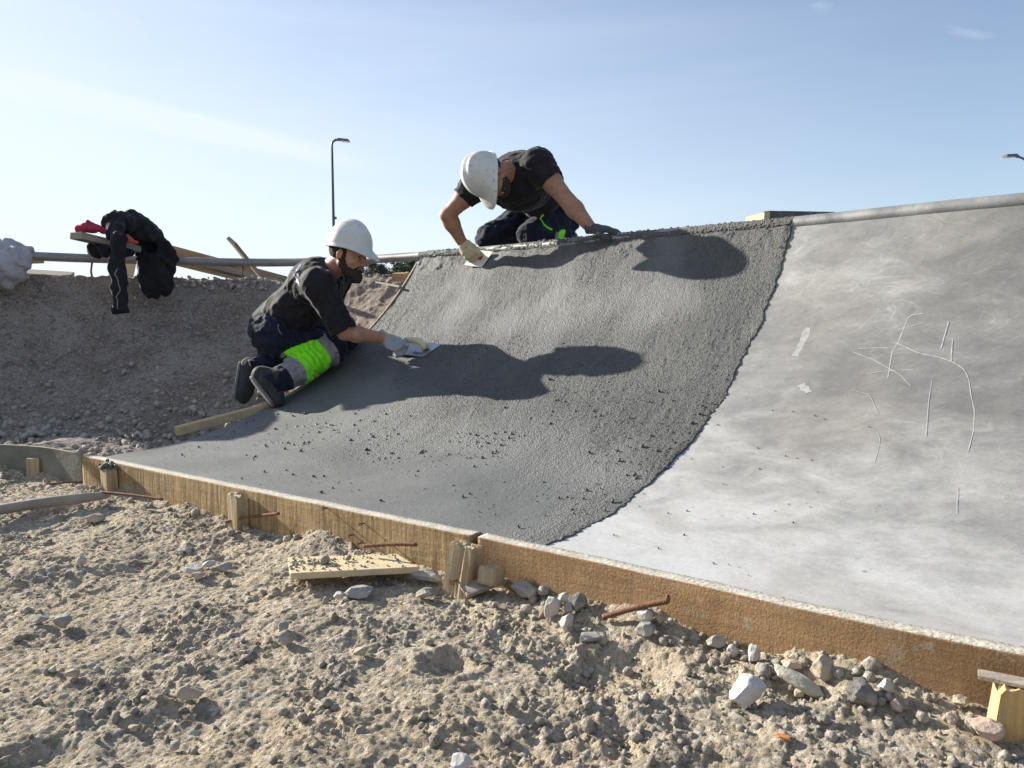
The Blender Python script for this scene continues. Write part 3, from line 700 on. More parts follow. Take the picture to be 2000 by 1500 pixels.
# stained plywood form further left
pp = [PZ(158, 887, 0)[:2], PZ(80, 874, 0)[:2], PZ(0, 869, 0)[:2], (-2.95, 3.74), (-3.4, 3.55), (-3.72, 3.1)]
PLs, _s = resample(pp, .03); mbp = MB(); d = np.gradient(PLs, axis=0); d /= np.linalg.norm(d, axis=1)[:, None]; nn_ = np.column_stack([d[:, 1], -d[:, 0]])
V = []
for o, z in ((0, .002), (0, -.26), (.014, -.26), (.014, .002)): V.append(np.column_stack([PLs + nn_ * (o - .002), np.zeros(len(PLs)) + z]))
V = np.array(V).transpose(1, 0, 2).reshape(-1, 3); F = []
for a in range(len(PLs) - 1):
    for b in range(4): c = (b + 1) % 4; F.append((a * 4 + b, a * 4 + c, (a + 1) * 4 + c, (a + 1) * 4 + b))
F += [(0, 1, 2, 3), tuple(len(V) - 4 + k for k in (3, 2, 1, 0))]
me = np_mesh('plywood_form', V, F); bm = bmesh.new(); bm.from_mesh(me); bmesh.ops.recalc_face_normals(bm, faces=bm.faces[:]); bm.to_mesh(me); bm.free()
tag(link('plywood_form', me, M_PLY, smooth=False), 'curved grey-green stained plywood form in shade at the left end of the boards', 'plywood form')

def board_frame(px, out=0.0):
    i = int(np.argmin(np.abs(FS - s_at(px)))); t = np.array([*FN[i], 0.]); n = np.array([*(-FNRM[i]), 0.]); return np.array([*FL[i], 0.]) + n * out, t, n
def stake(px, wd, th, ztop, lean, mat, label, seed, grp='wooden stakes holding the formwork', twist=0, H_=.40, taper=.92, splits=True, out=0.0):
    c, t, n = board_frame(px, th / 2 + .002 + out)
    z = np.array([t[0] * lean[0] + n[0] * lean[1], t[1] * lean[0] + n[1] * lean[1], 1.]); z /= np.linalg.norm(z)
    tw = t * math.cos(twist) + n * math.sin(twist); M = frame(tw - z * tw.dot(z), z)
    bm = bmesh.new(); bmesh.ops.create_cube(bm, size=1); rgk = random.Random(seed)
    for v in bm.verts: v.co = Vector((v.co.x * wd * (taper if v.co.z > 0 else 1.), v.co.y * th, v.co.z * H_))
    bmesh.ops.subdivide_edges(bm, edges=bm.edges[:], cuts=7, use_grid_fill=True)
    for v in bm.verts:
        q = v.co; e = vn3(np.array([q.x * 60 + seed]), np.array([q.y * 60]), np.array([q.z * 9]), seed)[0]; q.x += e * .0016; q.y += e * .0016
        if q.z > H_ * .49: q.z += .006 * vn3(np.array([q.x * 90.]), np.array([q.y * 90.]), np.array([seed * 1.]), 3)[0] + (-.012 if abs(q.x) > wd * .38 and rgk.random() < .6 else 0)
        if seed == 3 and q.y < 0 and q.z > 0 and abs(q.x - wd * .12) < wd * .05: q.y += .010 * max(0, q.z / H_ * 2 - .2)
    A = np.array([v.co[:] for v in bm.verts]); Fc = [[v.index for v in f.verts] for f in bm.faces]; bm.free()
    # local y+ looks at the board, y- at the camera
    A = A @ M.T + (c + np.array([0, 0, ztop]) - z * H_ / 2)
    me = np_mesh('wooden_stake', A - c, Fc); o = link('wooden_stake', me, mat, smooth=False); o.location = tuple(c)
    tag(o, label, 'stake', grp); return o, c, t, n, M, z
s1 = stake(222, .078, .045, -.018, (0, .02), M_STAKE, 'wooden stake capped with dark mortar near the left end of the board', 1, twist=.15)
s2 = stake(474, .070, .045, -.012, (.05, .02), M_STAKE, 'plain brown stake under the rusty bar, second along the yellow board', 2, twist=.12)
s3 = stake(925, .088, .055, -.012, (.10, -.12), M_STAKE, 'big split grey stake with a splintered top where the two boards meet', 3, taper=.84, out=.012, twist=-.05)
s4 = stake(1985, .060, .050, -.042, (.10, -.05), M_STAKE_Y, 'bright yellow stake at the right edge with a sunlit left side', 4, twist=-.25, taper=.9, out=.02)
# stake on the plywood form
c = P(72, 905, 3.60); mbp = MB(); mbp.box(c + [0, -.02, -.09], .06, .035, .24, frame((1, .12, 0), (0, 0, 1)), .96, .003)
o = mbp.build('wooden_stake', M_STAKE); tag(o, 'short stake standing against the shaded plywood form', 'stake', 'wooden stakes holding the formwork')
# mortar cap on the first stake
items = []; rg = random.Random(9)
for k in range(60):
    a, b = rg.gauss(0, .018), rg.gauss(0, .010); items.append((s1[1] + s1[2] * a + s1[3] * (b) + np.array([0, 0, -.006 + rg.uniform(-.012, .006)]), rg.uniform(.006, .012), None))
tag(pebbles('mortar_lump', items, M_MUD, 3, 2), 'dark wet mortar lump sitting on top of a stake', 'mortar')
# nail in the big stake
c3, t3, n3 = s3[1], s3[2], s3[3]; mbn = MB(); q = c3 + t3 * (-.005) + n3 * .035 + np.array([0, 0, -.105]); mbn.tube([q - n3 * .03, q + n3 * .022], .0035, 8); mbn.tube([q + n3 * .022, q + n3 * .025], .008, 10)
nl_ = mbn.build('nail', M_RUST, s3[0])
nl_.matrix_parent_inverse = Matrix.Translation(-Vector(s3[0].location))
# block behind the big stake, wedge below it
c, t, n = board_frame(975, .035); mbp = MB(); mbp.box(c + [0, 0, -.085], .060, .055, .050, frame(t, (0.2, 0, 1)), .95, .010, .002, 4); tag(mbp.build('wooden_block', M_STAKE), 'small wooden block wedged between the split stake and the orange board', 'wood block')
a = on_ground(905, 1168); b = on_ground(995, 1140); mbp = MB(); mid = (a + b) / 2 + [0, 0, .022]; mbp.box(mid, np.linalg.norm(b - a), .045, .013, frame(b - a + [0, 0, .01], (.1, -.3, 1)), 1, .003, .0015, 2); tag(mbp.build('wood_offcut', M_PLANK), 'thin flat wood offcut lying at the foot of the split stake', 'wood piece')
# flat piece on the right stake with crumbs
c, t, n = board_frame(1968, .045); mbp = MB(); mbp.box(c + np.array([0, 0, -.036]) - t * .006, .085, .032, .009, frame(t * np.array([1, 1, 0]) + [0, 0, .02], (0, 0, 1)), 1, .003, .002, 8); tag(mbp.build('wood_offcut', M_PLANK), 'flat grey piece of wood with crumbs resting on the bright yellow stake', 'wood piece')
# rusty pins sticking out of the formwork
def rebar(p0, p1, r, label, hook=0):
    p0 = np.array(p0); p1 = np.array(p1); mbx = MB(); d = p1 - p0; n = 26; pts = []; rr = []
    for k in range(n + 1):
        f = k / n; pts.append(p0 + d * f + np.array([0, 0, .003 * math.sin(f * math.pi)]) * 1.0); rr.append(r * (1.0 + .10 * (k % 2)))
    if hook: pts += [p1 + np.array([0, 0, .006]), p1 + np.array([0, .0, .016])]; rr += [r * .9, r * .6]
    mbx.tube(pts, [q_ * .85 for q_ in rr], 8); o = mbx.build('rusty_pin', M_RUST, smooth=True); tag(o, label, 'steel pin', 'rusty steel pins at the formwork'); return o
def bpt(px, z, out): c, t, n = board_frame(px, out); return c + np.array([0, 0, z])
rebar(P(98, 946, 3.16), bpt(206, -.075, .10), .005, 'thin rusty pin left of the mortar-capped stake')
rebar(P(196, 961, 3.02), bpt(343, -.083, .06), .006, 'long rusty pin between the mortar-capped stake and the bare board')
rebar(on_ground(440, 1024) + [0, 0, .01], P(545, 1003, 2.56), .006, 'rusty pin crossing the foot of the second stake')
rebar(P(710, 1067, 2.22), P(814, 1064, 2.16), .0065, 'nearly level rusty pin above the pine panel')
rebar(on_ground(1178, 1210) + [0, 0, .006], P(1304, 1174, 1.73), .008, 'thick rusty pin with a hooked tip against the orange board', 1)
for px, z, lab_ in ((690, -.075, 'upper left dark nail of the two close together in the yellow board'), (708, -.095, 'lower nail of the two close together in the yellow board'), (712, -.03, 'nail near the top edge of the yellow board above the pine panel'), (640, -.005, 'nail in the top edge of the yellow board right of the second stake')):
    mbn = MB(); q = bpt(px, z, 0); n = board_frame(px)[2]; mbn.tube([q - n * .01, q + n * .018], .0026, 6); mbn.tube([q + n * .018, q + n * .0205], .0062, 8)
    tag(mbn.build('nail', M_RUST), lab_, 'nail', 'nails in the yellow board')
# timber batten and thin edge form on the left joint
def along_joint(u, t, off): return ramp_pt([u], [t], [off])[0]
a, na, _, _ = on_ramp(350, 846); b, nb, _, _ = on_ramp(534, 789)
a = a + na * .012 + np.array([-.01, -.01, 0]); b = b + nb * -.01; mbp = MB(); mbp.box((a + b) / 2 + [0, 0, .0], np.linalg.norm(b - a), .042, .045, frame(b - a, na + nb), 1, .003, .001, 5)
tag(mbp.build('timber_batten', wood_obj('batten_wood', (.60, .47, .30), (.42, .31, .18), 0)), 'pale timber batten lying along the lower left edge of the fresh concrete', 'timber batten')
mbp = MB(); pts = [along_joint(-.004, t, .004) for t in np.linspace(.36, .985, 40)]; V = []
for i, p in enumerate(pts):
    _, n_, _ = ramp_pt([-.004], [np.linspace(.36, .985, 40)[i]], 0., True); n_ = n_[0]; s_ = np.array([-.8, .6, 0]) * .012
    V += [p + n_ * .002, p + n_ * .002 + s_, p - n_ * .05 + s_, p - n_ * .05]
F = []
for i in range(len(pts) - 1):
    for k in range(4): j = (k + 1) % 4; F.append((i * 4 + k, i * 4 + j, i * 4 + 4 + j, i * 4 + 4 + k))
F += [(0, 1, 2, 3), tuple(len(V) - 4 + k for k in (3, 2, 1, 0))]; mbp.add(V, F)
tag(mbp.build('edge_form', wood_obj('edge_form_wood', (.42, .40, .30), (.28, .25, .18), 0)), 'thin curved edge form up the left side of the fresh concrete', 'edge form')
# planks by the left joint
def plank(p0, p1, wd, th, upv, mat, name, label, cat, seed=0, group=None):
    p0 = np.array(p0); p1 = np.array(p1); c = (p0 + p1) / 2; mbx = MB(); M = frame(p1 - p0, upv)
    mbx.box((0, 0, 0), np.linalg.norm(p1 - p0), wd, th, None, 1, min(.003, th * .2), .0012, seed)
    me = np_mesh(name, np.concatenate(mbx.v), mbx.f); o = link(name, me, mat, smooth=False)
    o.matrix_world = Matrix.Translation(Vector(c)) @ Matrix(M.tolist()).to_4x4(); tag(o, label, cat, group); return o
plank(P(735, 551, 5.3), P(782, 560, 5.05), .02, .012, (0, 0, 1), M_PLANK, 'wood_stick', 'thin wooden stick lying on the dirt mound by the ramp edge', 'stick', 4)
plank(P(770, 541, 5.25), P(795, 541, 5.2), .06, .055, (0, -.2, 1), M_PLANK_B, 'wooden_block', 'orange-brown wood block on the dirt by the upper ramp edge', 'wood block', 5)

# pine panel lying on the ground
q = [on_ground(567, 1128), on_ground(818, 1118), on_ground(775, 1090), on_ground(562, 1098)]
zc = max(p[2] for p in q) + .012
Q = [PZ(567, 1120, zc + .012), PZ(818, 1107, zc + .012), PZ(775, 1081, zc + .012), PZ(562, 1088, zc + .012)]
A = np.array(Q); V = np.vstack([A, A - [0, 0, .019]]); F = [(0, 1, 2, 3), (7, 6, 5, 4), (0, 4, 5, 1), (1, 5, 6, 2), (2, 6, 7, 3), (3, 7, 4, 0)]
me = np_mesh('pine_panel', V, F); bm = bmesh.new(); bm.from_mesh(me); bmesh.ops.recalc_face_normals(bm, faces=bm.faces[:]); bmesh.ops.bevel(bm, geom=bm.edges[:], offset=.002, segments=1, affect='EDGES'); bm.to_mesh(me); bm.free()
tag(link('pine_panel', me, M_PINE, smooth=False), 'pale rectangular pine panel lying on the soil before the yellow board', 'wood panel'); PANEL = A
rg = random.Random(3); items = []
for k in range(190):
    if k < 110: a_, b_ = abs(rg.gauss(.22, .12)), rg.gauss(.55, .2)
    else: a_, b_ = rg.random(), rg.random()
    a_ = min(.97, a_); b_ = min(.95, max(.05, b_)); p = (A[0] * (1 - a_) + A[1] * a_) * (1 - b_) + (A[3] * (1 - a_) + A[2] * a_) * b_; r = rg.choice([.0015, .002, .003, .004]); items.append((p + [0, 0, r * .5], r, None))
items.append(((A[0] * .35 + A[1] * .15 + A[3] * .35 + A[2] * .15) + [0, 0, .012], .014, None)); items.append(((A[0] * .2 + A[1] * .2 + A[3] * .3 + A[2] * .3) + [0, 0, .009], .011, None))
tag(pebbles('panel_rubble', items, M_GRAVEL, 12, 1), 'grey gravel crumbs spilled on the pine panel', 'gravel', kind='stuff')
# conduit lying at the left
mbp = MB(); a = PZ(-60, 1006, -.13); b = P(212, 968, 3.02); pts = [a + (b - a) * f + np.array([0, 0, .008 * math.sin(f * 3)]) for f in np.linspace(0, 1, 14)]
mbp.tube(pts, [.021] * 11 + [.020, .017, .012], 16); tag(mbp.build('conduit_pipe', M_CONDUIT, smooth=True), 'dusty grey plastic conduit lying on the soil at the left', 'pipe')

# ------------------------------------------------------------------ coping pipe and its props
cu = np.linspace(-1.6, 2.1, 260); cp = hermite(CU, CP, cu); cz = np.full(len(cu), 1.04)
mbp = MB(); mbp.tube(np.column_stack([cp, cz]), .031, 20); coping = mbp.build('coping_pipe', M_STEEL, smooth=True)
tag(coping, 'long curved galvanised steel coping pipe along the rim of the ramp', 'steel pipe')
# mortar crust packed round the pipe over the fresh panel
nu_, na_ = 620, 26; cu2 = np.linspace(-.01, 1.0, nu_); c2 = hermite(CU, CP, cu2); dB = hermite(BU, BP, cu2) - c2; dB /= np.linalg.norm(dB, axis=1)[:, None]
ang = np.linspace(R_(-120), R_(70), na_); V = np.zeros((nu_, na_, 3))
cov = .5 + .5 * np.clip(np.exp(-((cu2 - .05) / .12)**2) + np.clip((cu2 - .72) / .1, 0, 1) * .75 + .25 * np.clip(fbm2(cu2 * 6, cu2 * 0, 3, 401) * 3, 0, 1), 0, 1)
for j, a_ in enumerate(ang):
    r = .0312 + .006 * np.maximum(0, fbm2(cu2 * 130, np.full(nu_, a_ * 5), 4, 411) + .2) + clods(cu2 * 2.6, np.full(nu_, a_ * .04), .013, 421, .7, .2, .6) * .55
    cover = (a_ < R_(-25)) | (fbm2(cu2 * 14, np.full(nu_, a_ * 1.5), 3, 431) * .9 + cov - .34 - max(0, a_) * .22 > 0)
    r = np.where(cover, r, .027)
    if j == 0 or j == na_ - 1: r = np.full(nu_, .024)
    V[:, j, :2] = c2 + dB * (math.cos(a_) * r)[:, None]; V[:, j, 2] = 1.04 + math.sin(a_) * r
o = link('mortar_crust', np_mesh('mortar_crust', V.reshape(-1, 3), gridfaces(nu_, na_)), M_FRESH, smooth=True); o.parent = fresh
me = o.data; at = me.attributes.new('rough_zone', 'FLOAT', 'POINT'); at.data.foreach_set('value', np.ones(len(me.vertices), dtype=np.float32))
# thin support rods of the free pipe
for px, u in ((183, 0), (478, 0)):
    i = int(np.argmin([abs((1000 + FPX * cp[k][0] / (cp[k][1] * math.cos(TH) - (1.04 - CZ) * math.sin(TH))) - px) if cu[k] < 0 else 1e9 for k in range(len(cu))]))
    p = np.array([*cp[i], 1.01]); mbp = MB(); mbp.tube([p, p + [-.01, 0, -.06], p + [.004, 0, -.17]], .007, 8); tag(mbp.build('support_rod', M_RUST, smooth=True), 'thin rusty rod propping up the pipe beside the %s' % ('hanging jacket' if px < 300 else 'steeply leaning plank'), 'steel rod', 'rods under the coping pipe')
# planks over the rim
plank(P(148, 460, 4.95), P(548, 553, 6.9), .10, .045, (0, 0, 1), M_PLANK, 'wooden_plank', 'long grey plank resting over the pipe under the draped jacket', 'plank', 1, 'planks behind the rim')
plank(P(452, 470, 5.75), P(528, 563, 6.35), .028, .10, (-1, .2, .9), M_PLANK, 'wooden_plank', 'short plank leaning steeply behind the pipe', 'plank', 2, 'planks behind the rim')
plank(P(330, 497, 6.2), P(600, 566, 7.6), .035, .15, (.05, -.15, 1), M_PLANK_B, 'wooden_plank', 'brown board sloping down to the right behind the pipe', 'plank', 3, 'planks behind the rim')
plank(P(257, 510, 5.9), P(247, 556, 5.9), .025, .07, (1, 0, 0), M_PINE, 'wooden_post', 'pale short post under the plank behind the jacket sleeve', 'post', 4)
plank(P(-20, 531, 5.6), P(140, 541, 5.75), .16, .045, (0, -.25, 1), M_PLANK, 'wooden_plank', 'thick grey plank lying flat on the rim beyond the grey cloth', 'plank', 6, 'planks behind the rim')
plank(P(20, 513, 5.35), P(84, 511, 5.35), .03, .022, (0, 0, 1), M_PLANK_B, 'wood_offcut', 'small brown lath tucked under the pipe beside the grey cloth', 'wood piece', 7)
plank(P(1497, 424, 3.75), P(1625, 424, 4.3), .03, .058, (0, 0, 1), wood_obj('dark_board_wood', (.13, .125, .12), (.07, .065, .06), 0), 'dark_board', 'dark board standing on edge behind the coping', 'board', 8)
plank(P(1462, 434, 3.9), P(1498, 425, 3.72), .03, .050, (0, 0, 1), M_PINE, 'wooden_plank', 'pale wedge-shaped plank end behind the coping left of the dark board', 'plank', 9, 'planks behind the rim')

# rubble on top of the coping near the second worker
rg = random.Random(21)
items = []
for k in range(150):
    u = rg.choice([rg.uniform(.0, .12), rg.uniform(.4, .62), rg.uniform(.6, .9)]); c = hermite(CU, CP, [u])[0]; items.append((np.array([c[0] + rg.uniform(-.02, .03), c[1] + rg.uniform(-.02, .03), 1.07]), rg.uniform(.003, .009), None))
tag(pebbles('mortar_crumbs', items, M_MORTAR, 31), 'small mortar crumbs lying on top of the coping', 'mortar crumbs', kind='stuff')
#==SECTION ROCKS==
def rock(px, py, wpx, hpx, col, label, seed, flat=.75, rot=0, tilt=0, name='loose_stone', cat='stone', grp='loose stones on the soil', planes=7, bankp=None, sink=.25):
    base = on_ground(px, py + hpx * .35) if bankp is None else bankp
    s = wpx * mpp(base[1]) * .5; hh = hpx * mpp(base[1]) * .5
    A, Fc = ico(5 if s > .03 else 4); A = A.copy(); r = np.random.RandomState(seed)
    for k in range(planes + 9):
        n = r.randn(3); n /= np.linalg.norm(n); d = .55 + .30 * r.rand(); dt = A @ n; m = dt > d; A[m] -= np.outer(dt[m] - d, n)
    A *= 1 + .07 * vn3(A[:, 0] * 3 + seed, A[:, 1] * 3, A[:, 2] * 3, seed)[:, None] + .03 * vn3(A[:, 0] * 9, A[:, 1] * 9 + seed, A[:, 2] * 9, seed)[:, None] + .022 * vn3(A[:, 0] * 22, A[:, 1] * 22 + seed, A[:, 2] * 22, seed)[:, None]
    A /= np.abs(A).max(0)
    A = A * [s, s * flat, hh]
    ca, sa = math.cos(tilt), math.sin(tilt); A = A @ np.array([[ca, 0, -sa], [0, 1, 0], [sa, 0, ca]])
    ca, sa = math.cos(rot), math.sin(rot); A = A @ np.array([[ca, sa, 0], [-sa, ca, 0], [0, 0, 1]])
    zl = -A[:, 2].min(); me = np_mesh(name, A, Fc); o = link(name, me, M_ST[col], smooth=False)
    o.location = (base[0], base[1], base[2] + zl * (1 - sink)); tag(o, label, cat, grp); return o
ROCKS = [
 (1457, 1345, 84, 72, 'white', 'big angular white concrete lump standing alone on the soil at lower right', .8, .2, 0),
 (1560, 1335, 112, 34, 'slab', 'flat elongated mortar slab lying beside the white lump', .42, -.55, .28),
 (1607, 1300, 52, 54, 'tan', 'large rounded tan stone leaning on the orange board', .8, .3, 0),
 (1728, 1338, 38, 34, 'pale', 'small angular whitish stone at the foot of the orange board', .8, .5, 0),
 (1680, 1352, 64, 52, 'dark', 'moss-dark lumpy clod left of the small whitish stone', .9, 0, 0),
 (1545, 1297, 44, 28, 'pink', 'pinkish rough stone behind the mortar slab', .8, .4, 0),
 (1472, 1275, 32, 36, 'pale', 'pale pointed stone above the white lump', .8, .2, .3),
 (1432, 1270, 30, 30, 'pale', 'pale knobbly stone against the board above the white lump', .8, .6, 0),
 (1398, 1250, 36, 30, 'grey', 'grey angular stone at the shadow end of the hooked pin', .8, .3, 0),
 (1077, 1181, 36, 52, 'pale', 'upright pale grey oval stone in the pile right of the split stake', .7, .2, .25),
 (1106, 1217, 34, 42, 'pale', 'cream stone with a flat top below the upright oval stone', .8, .5, .3),
 (1102, 1164, 26, 24, 'pale', 'square pale stone wedged between the upright stone and the board', .8, .2, 0),
 (1112, 1185, 24, 26, 'grey', 'small grey cube-like stone right of the upright oval stone', .8, .6, 0),
 (1128, 1172, 40, 40, 'dark', 'dark round stone against the board in the pile', .8, .2, 0),
 (1026, 1152, 58, 34, 'grey', 'crumbly grey concrete lump below the wooden block', .9, 0, 0),
 (1062, 1152, 26, 24, 'grey', 'grey pebble between the crumbly lump and the upright stone', .8, .8, 0),
 (1258, 1202, 36, 32, 'pale', 'pale rough stone under the hooked pin', .9, .1, 0),
 (1262, 1226, 34, 34, 'grey', 'grey crumbly stone below the pale one under the pin', .9, .7, 0),
 (1288, 1208, 20, 18, 'tan', 'little tan stone right below the tip of the hooked pin', .9, .2, 0),
 (1152, 1242, 46, 22, 'grey', 'flat grey stone half sunk in soil left of the hooked pin', .8, .1, 0),
 (836, 1124, 66, 30, 'grey', 'grey block of broken concrete at the right end of the pine panel', .6, -.1, 0),
 (700, 1155, 60, 26, 'grey', 'broad crumbly grey lump in front of the pine panel', .9, .1, 0),
 (830, 1158, 44, 20, 'grey', 'low grey lump before the broken concrete block', .9, .3, 0),
 (662, 1162, 22, 16, 'pale', 'pale oval pebble left of the broad crumbly lump', .9, .3, 0),
 (376, 1350, 62, 30, 'tan', 'large flat oval tan stone on open soil at lower left', .7, .3, .12),
 (556, 1245, 42, 30, 'grey', 'elongated grey stone tilted on its side in the middle of the soil', .5, .5, .6),
 (553, 1222, 26, 24, 'grey', 'grey stone just behind the elongated tilted stone', .8, .5, 0),
 (122, 1212, 36, 30, 'grey', 'wedge-shaped grey stone at far left', .8, .1, .2),
 (78, 1206, 34, 16, 'grey', 'flat grey stone left of the wedge-shaped stone', .8, .1, 0),
 (158, 1092, 20, 24, 'pale', 'small upright pale stone on the soil near the left edge', .8, .1, 0),
 (380, 1112, 40, 20, 'pale', 'flat pale stone of the cluster left of the pine panel', .8, .1, 0),
 (388, 1122, 28, 18, 'pink', 'pinkish stone touching the flat pale stone of the cluster', .8, .3, 0),
 (436, 1106, 36, 20, 'grey', 'long grey stone at the right of the cluster', .7, .2, 0),
 (408, 1100, 28, 16, 'pale', 'pale smooth stone in the middle of the cluster', .8, .2, 0),
 (446, 1090, 18, 12, 'pale', 'small round pale pebble behind the cluster', .9, .2, 0),
 (368, 1072, 18, 16, 'grey', 'round grey pebble in the soil below the second stake', .9, .2, 0),
 (183, 1012, 44, 20, 'tan', 'flat yellowish stone below the end of the conduit', .8, .1, 0),
 (155, 952, 20, 14, 'pale', 'pale stone at the foot of the yellow board beside the conduit', .8, .1, 0),
 (342, 1450, 24, 22, 'grey', 'round grey stone near the bottom left', .9, .1, 0),
 (262, 1420, 24, 18, 'tan', 'tan pebble left of the round grey stone near the bottom', .9, .1, 0),
 (104, 1305, 18, 13, 'pale', 'small pale pebble at lower left, first of two', .9, .1, 0),
 (140, 1312, 32, 16, 'tan', 'tan flat pebble beside the small pale pebble at lower left', .8, .4, .2),
 (705, 1270, 36, 20, 'tan', 'flat round tan stone left of the dark footprint', .9, .4, 0),
 (898, 1490, 52, 44, 'white', 'bright white stone cut by the bottom edge', .8, .3, 0),
 (915, 1277, 16, 14, 'grey', 'left one of two round pebbles above the dark footprint', 1, .1, 0),
 (932, 1283, 18, 14, 'grey', 'right one of two round pebbles above the dark footprint', 1, .1, 0),
 (996, 1268, 24, 22, 'dark', 'dark round clod right of the two pebbles', 1, .1, 0),
 (1876, 1368, 36, 22, 'tan', 'brown oval stone left of the bright yellow stake', .8, .1, 0),
 (1925, 1420, 78, 44, 'pink', 'large pink-brown stone in front of the bright yellow stake', .8, .4, .1),
 (1860, 1400, 30, 24, 'tan', 'tan round stone left of the large pink-brown stone', .9, .2, 0),
 (1750, 1378, 32, 26, 'pink', 'pinkish stone just below the small angular whitish stone', .9, .3, 0),
 (1560, 1352, 22, 18, 'tan', 'tan pebble below the mortar slab', .9, .3, 0),
 (1735, 1400, 18, 14, 'pink', 'small pink pebble on soil below the orange board', .9, .3, 0),
 (1530, 1438, 38, 11, 'brick', 'slim orange brick shard on the soil at the bottom right', .35, -.45, .1),
]
for i, r_ in enumerate(ROCKS):
    px, py, wp, hp, col, lab, fl, rt, tl = r_
    rock(px, py, wp, hp, col, lab, 100 + i, fl, rt, tl, sink=.30 if wp > 30 else .42)
# gravel: countless small stones
rg = np.random.RandomState(4); items = []
def add_gravel(x, y, r): items.append((np.array([x, y, 0.]), r, None))
for k in range(9000):
    y = 1.15 + 2.6 * rg.rand()**1.3; x = (rg.rand() * 2 - 1) * (.72 * y + .1)
    d = float(fdist(np.array([x]), np.array([y]))[0])
    if d < .01: continue
    dens = .06 + 1.1 * math.exp(-d / .10) + 1.0 * max(0, float(fbm2(np.array([x * 3.1]), np.array([y * 3.1]), 3, 31)[0]) * 1.6 + .1)
    if rg.rand() > dens: continue
    r = .0035 + .009 * rg.rand()**3.0
    if d < .12 and rg.rand() < .35: r = .006 + .012 * rg.rand()**1.5
    add_gravel(x, y, r)
C = np.array([i[0] for i in items]); zz = gheight(C[:, 0], C[:, 1], True)
items = [(np.array([c[0], c[1], z + i[1] * .35]), i[1], None) for c, z, i in zip(C, zz, items)]
half = len(items) // 2
tag(pebbles('gravel', items, M_GRAVEL, 44), 'loose gravel and clods strewn over the sandy soil', 'gravel', kind='stuff')
# gravel on the bank
rg = np.random.RandomState(8); items = []
for k in range(1700):
    u = -.75 * rg.rand() + .0; t = abs(rg.randn() * .28); 
    if t > .92: t = .9 + .08 * rg.rand()
    if rg.rand() < .2: t = .93 + .05 * rg.rand()
    r = .005 + .017 * rg.rand()**3
    V, N, S_ = ramp_pt([u], [t], 0., True); p = V[0] + N[0] * (-.045 - .045 * max(0, (u + .16) / .16)); p[2] = min(p[2], LIP + .02); items.append((p, r, None))
tag(pebbles('bank_rubble', items, stone_mat('bank_stone', (.38, .345, .30)), 45), 'loose stones and rubble scattered over the shaded earth bank', 'rubble', kind='stuff')
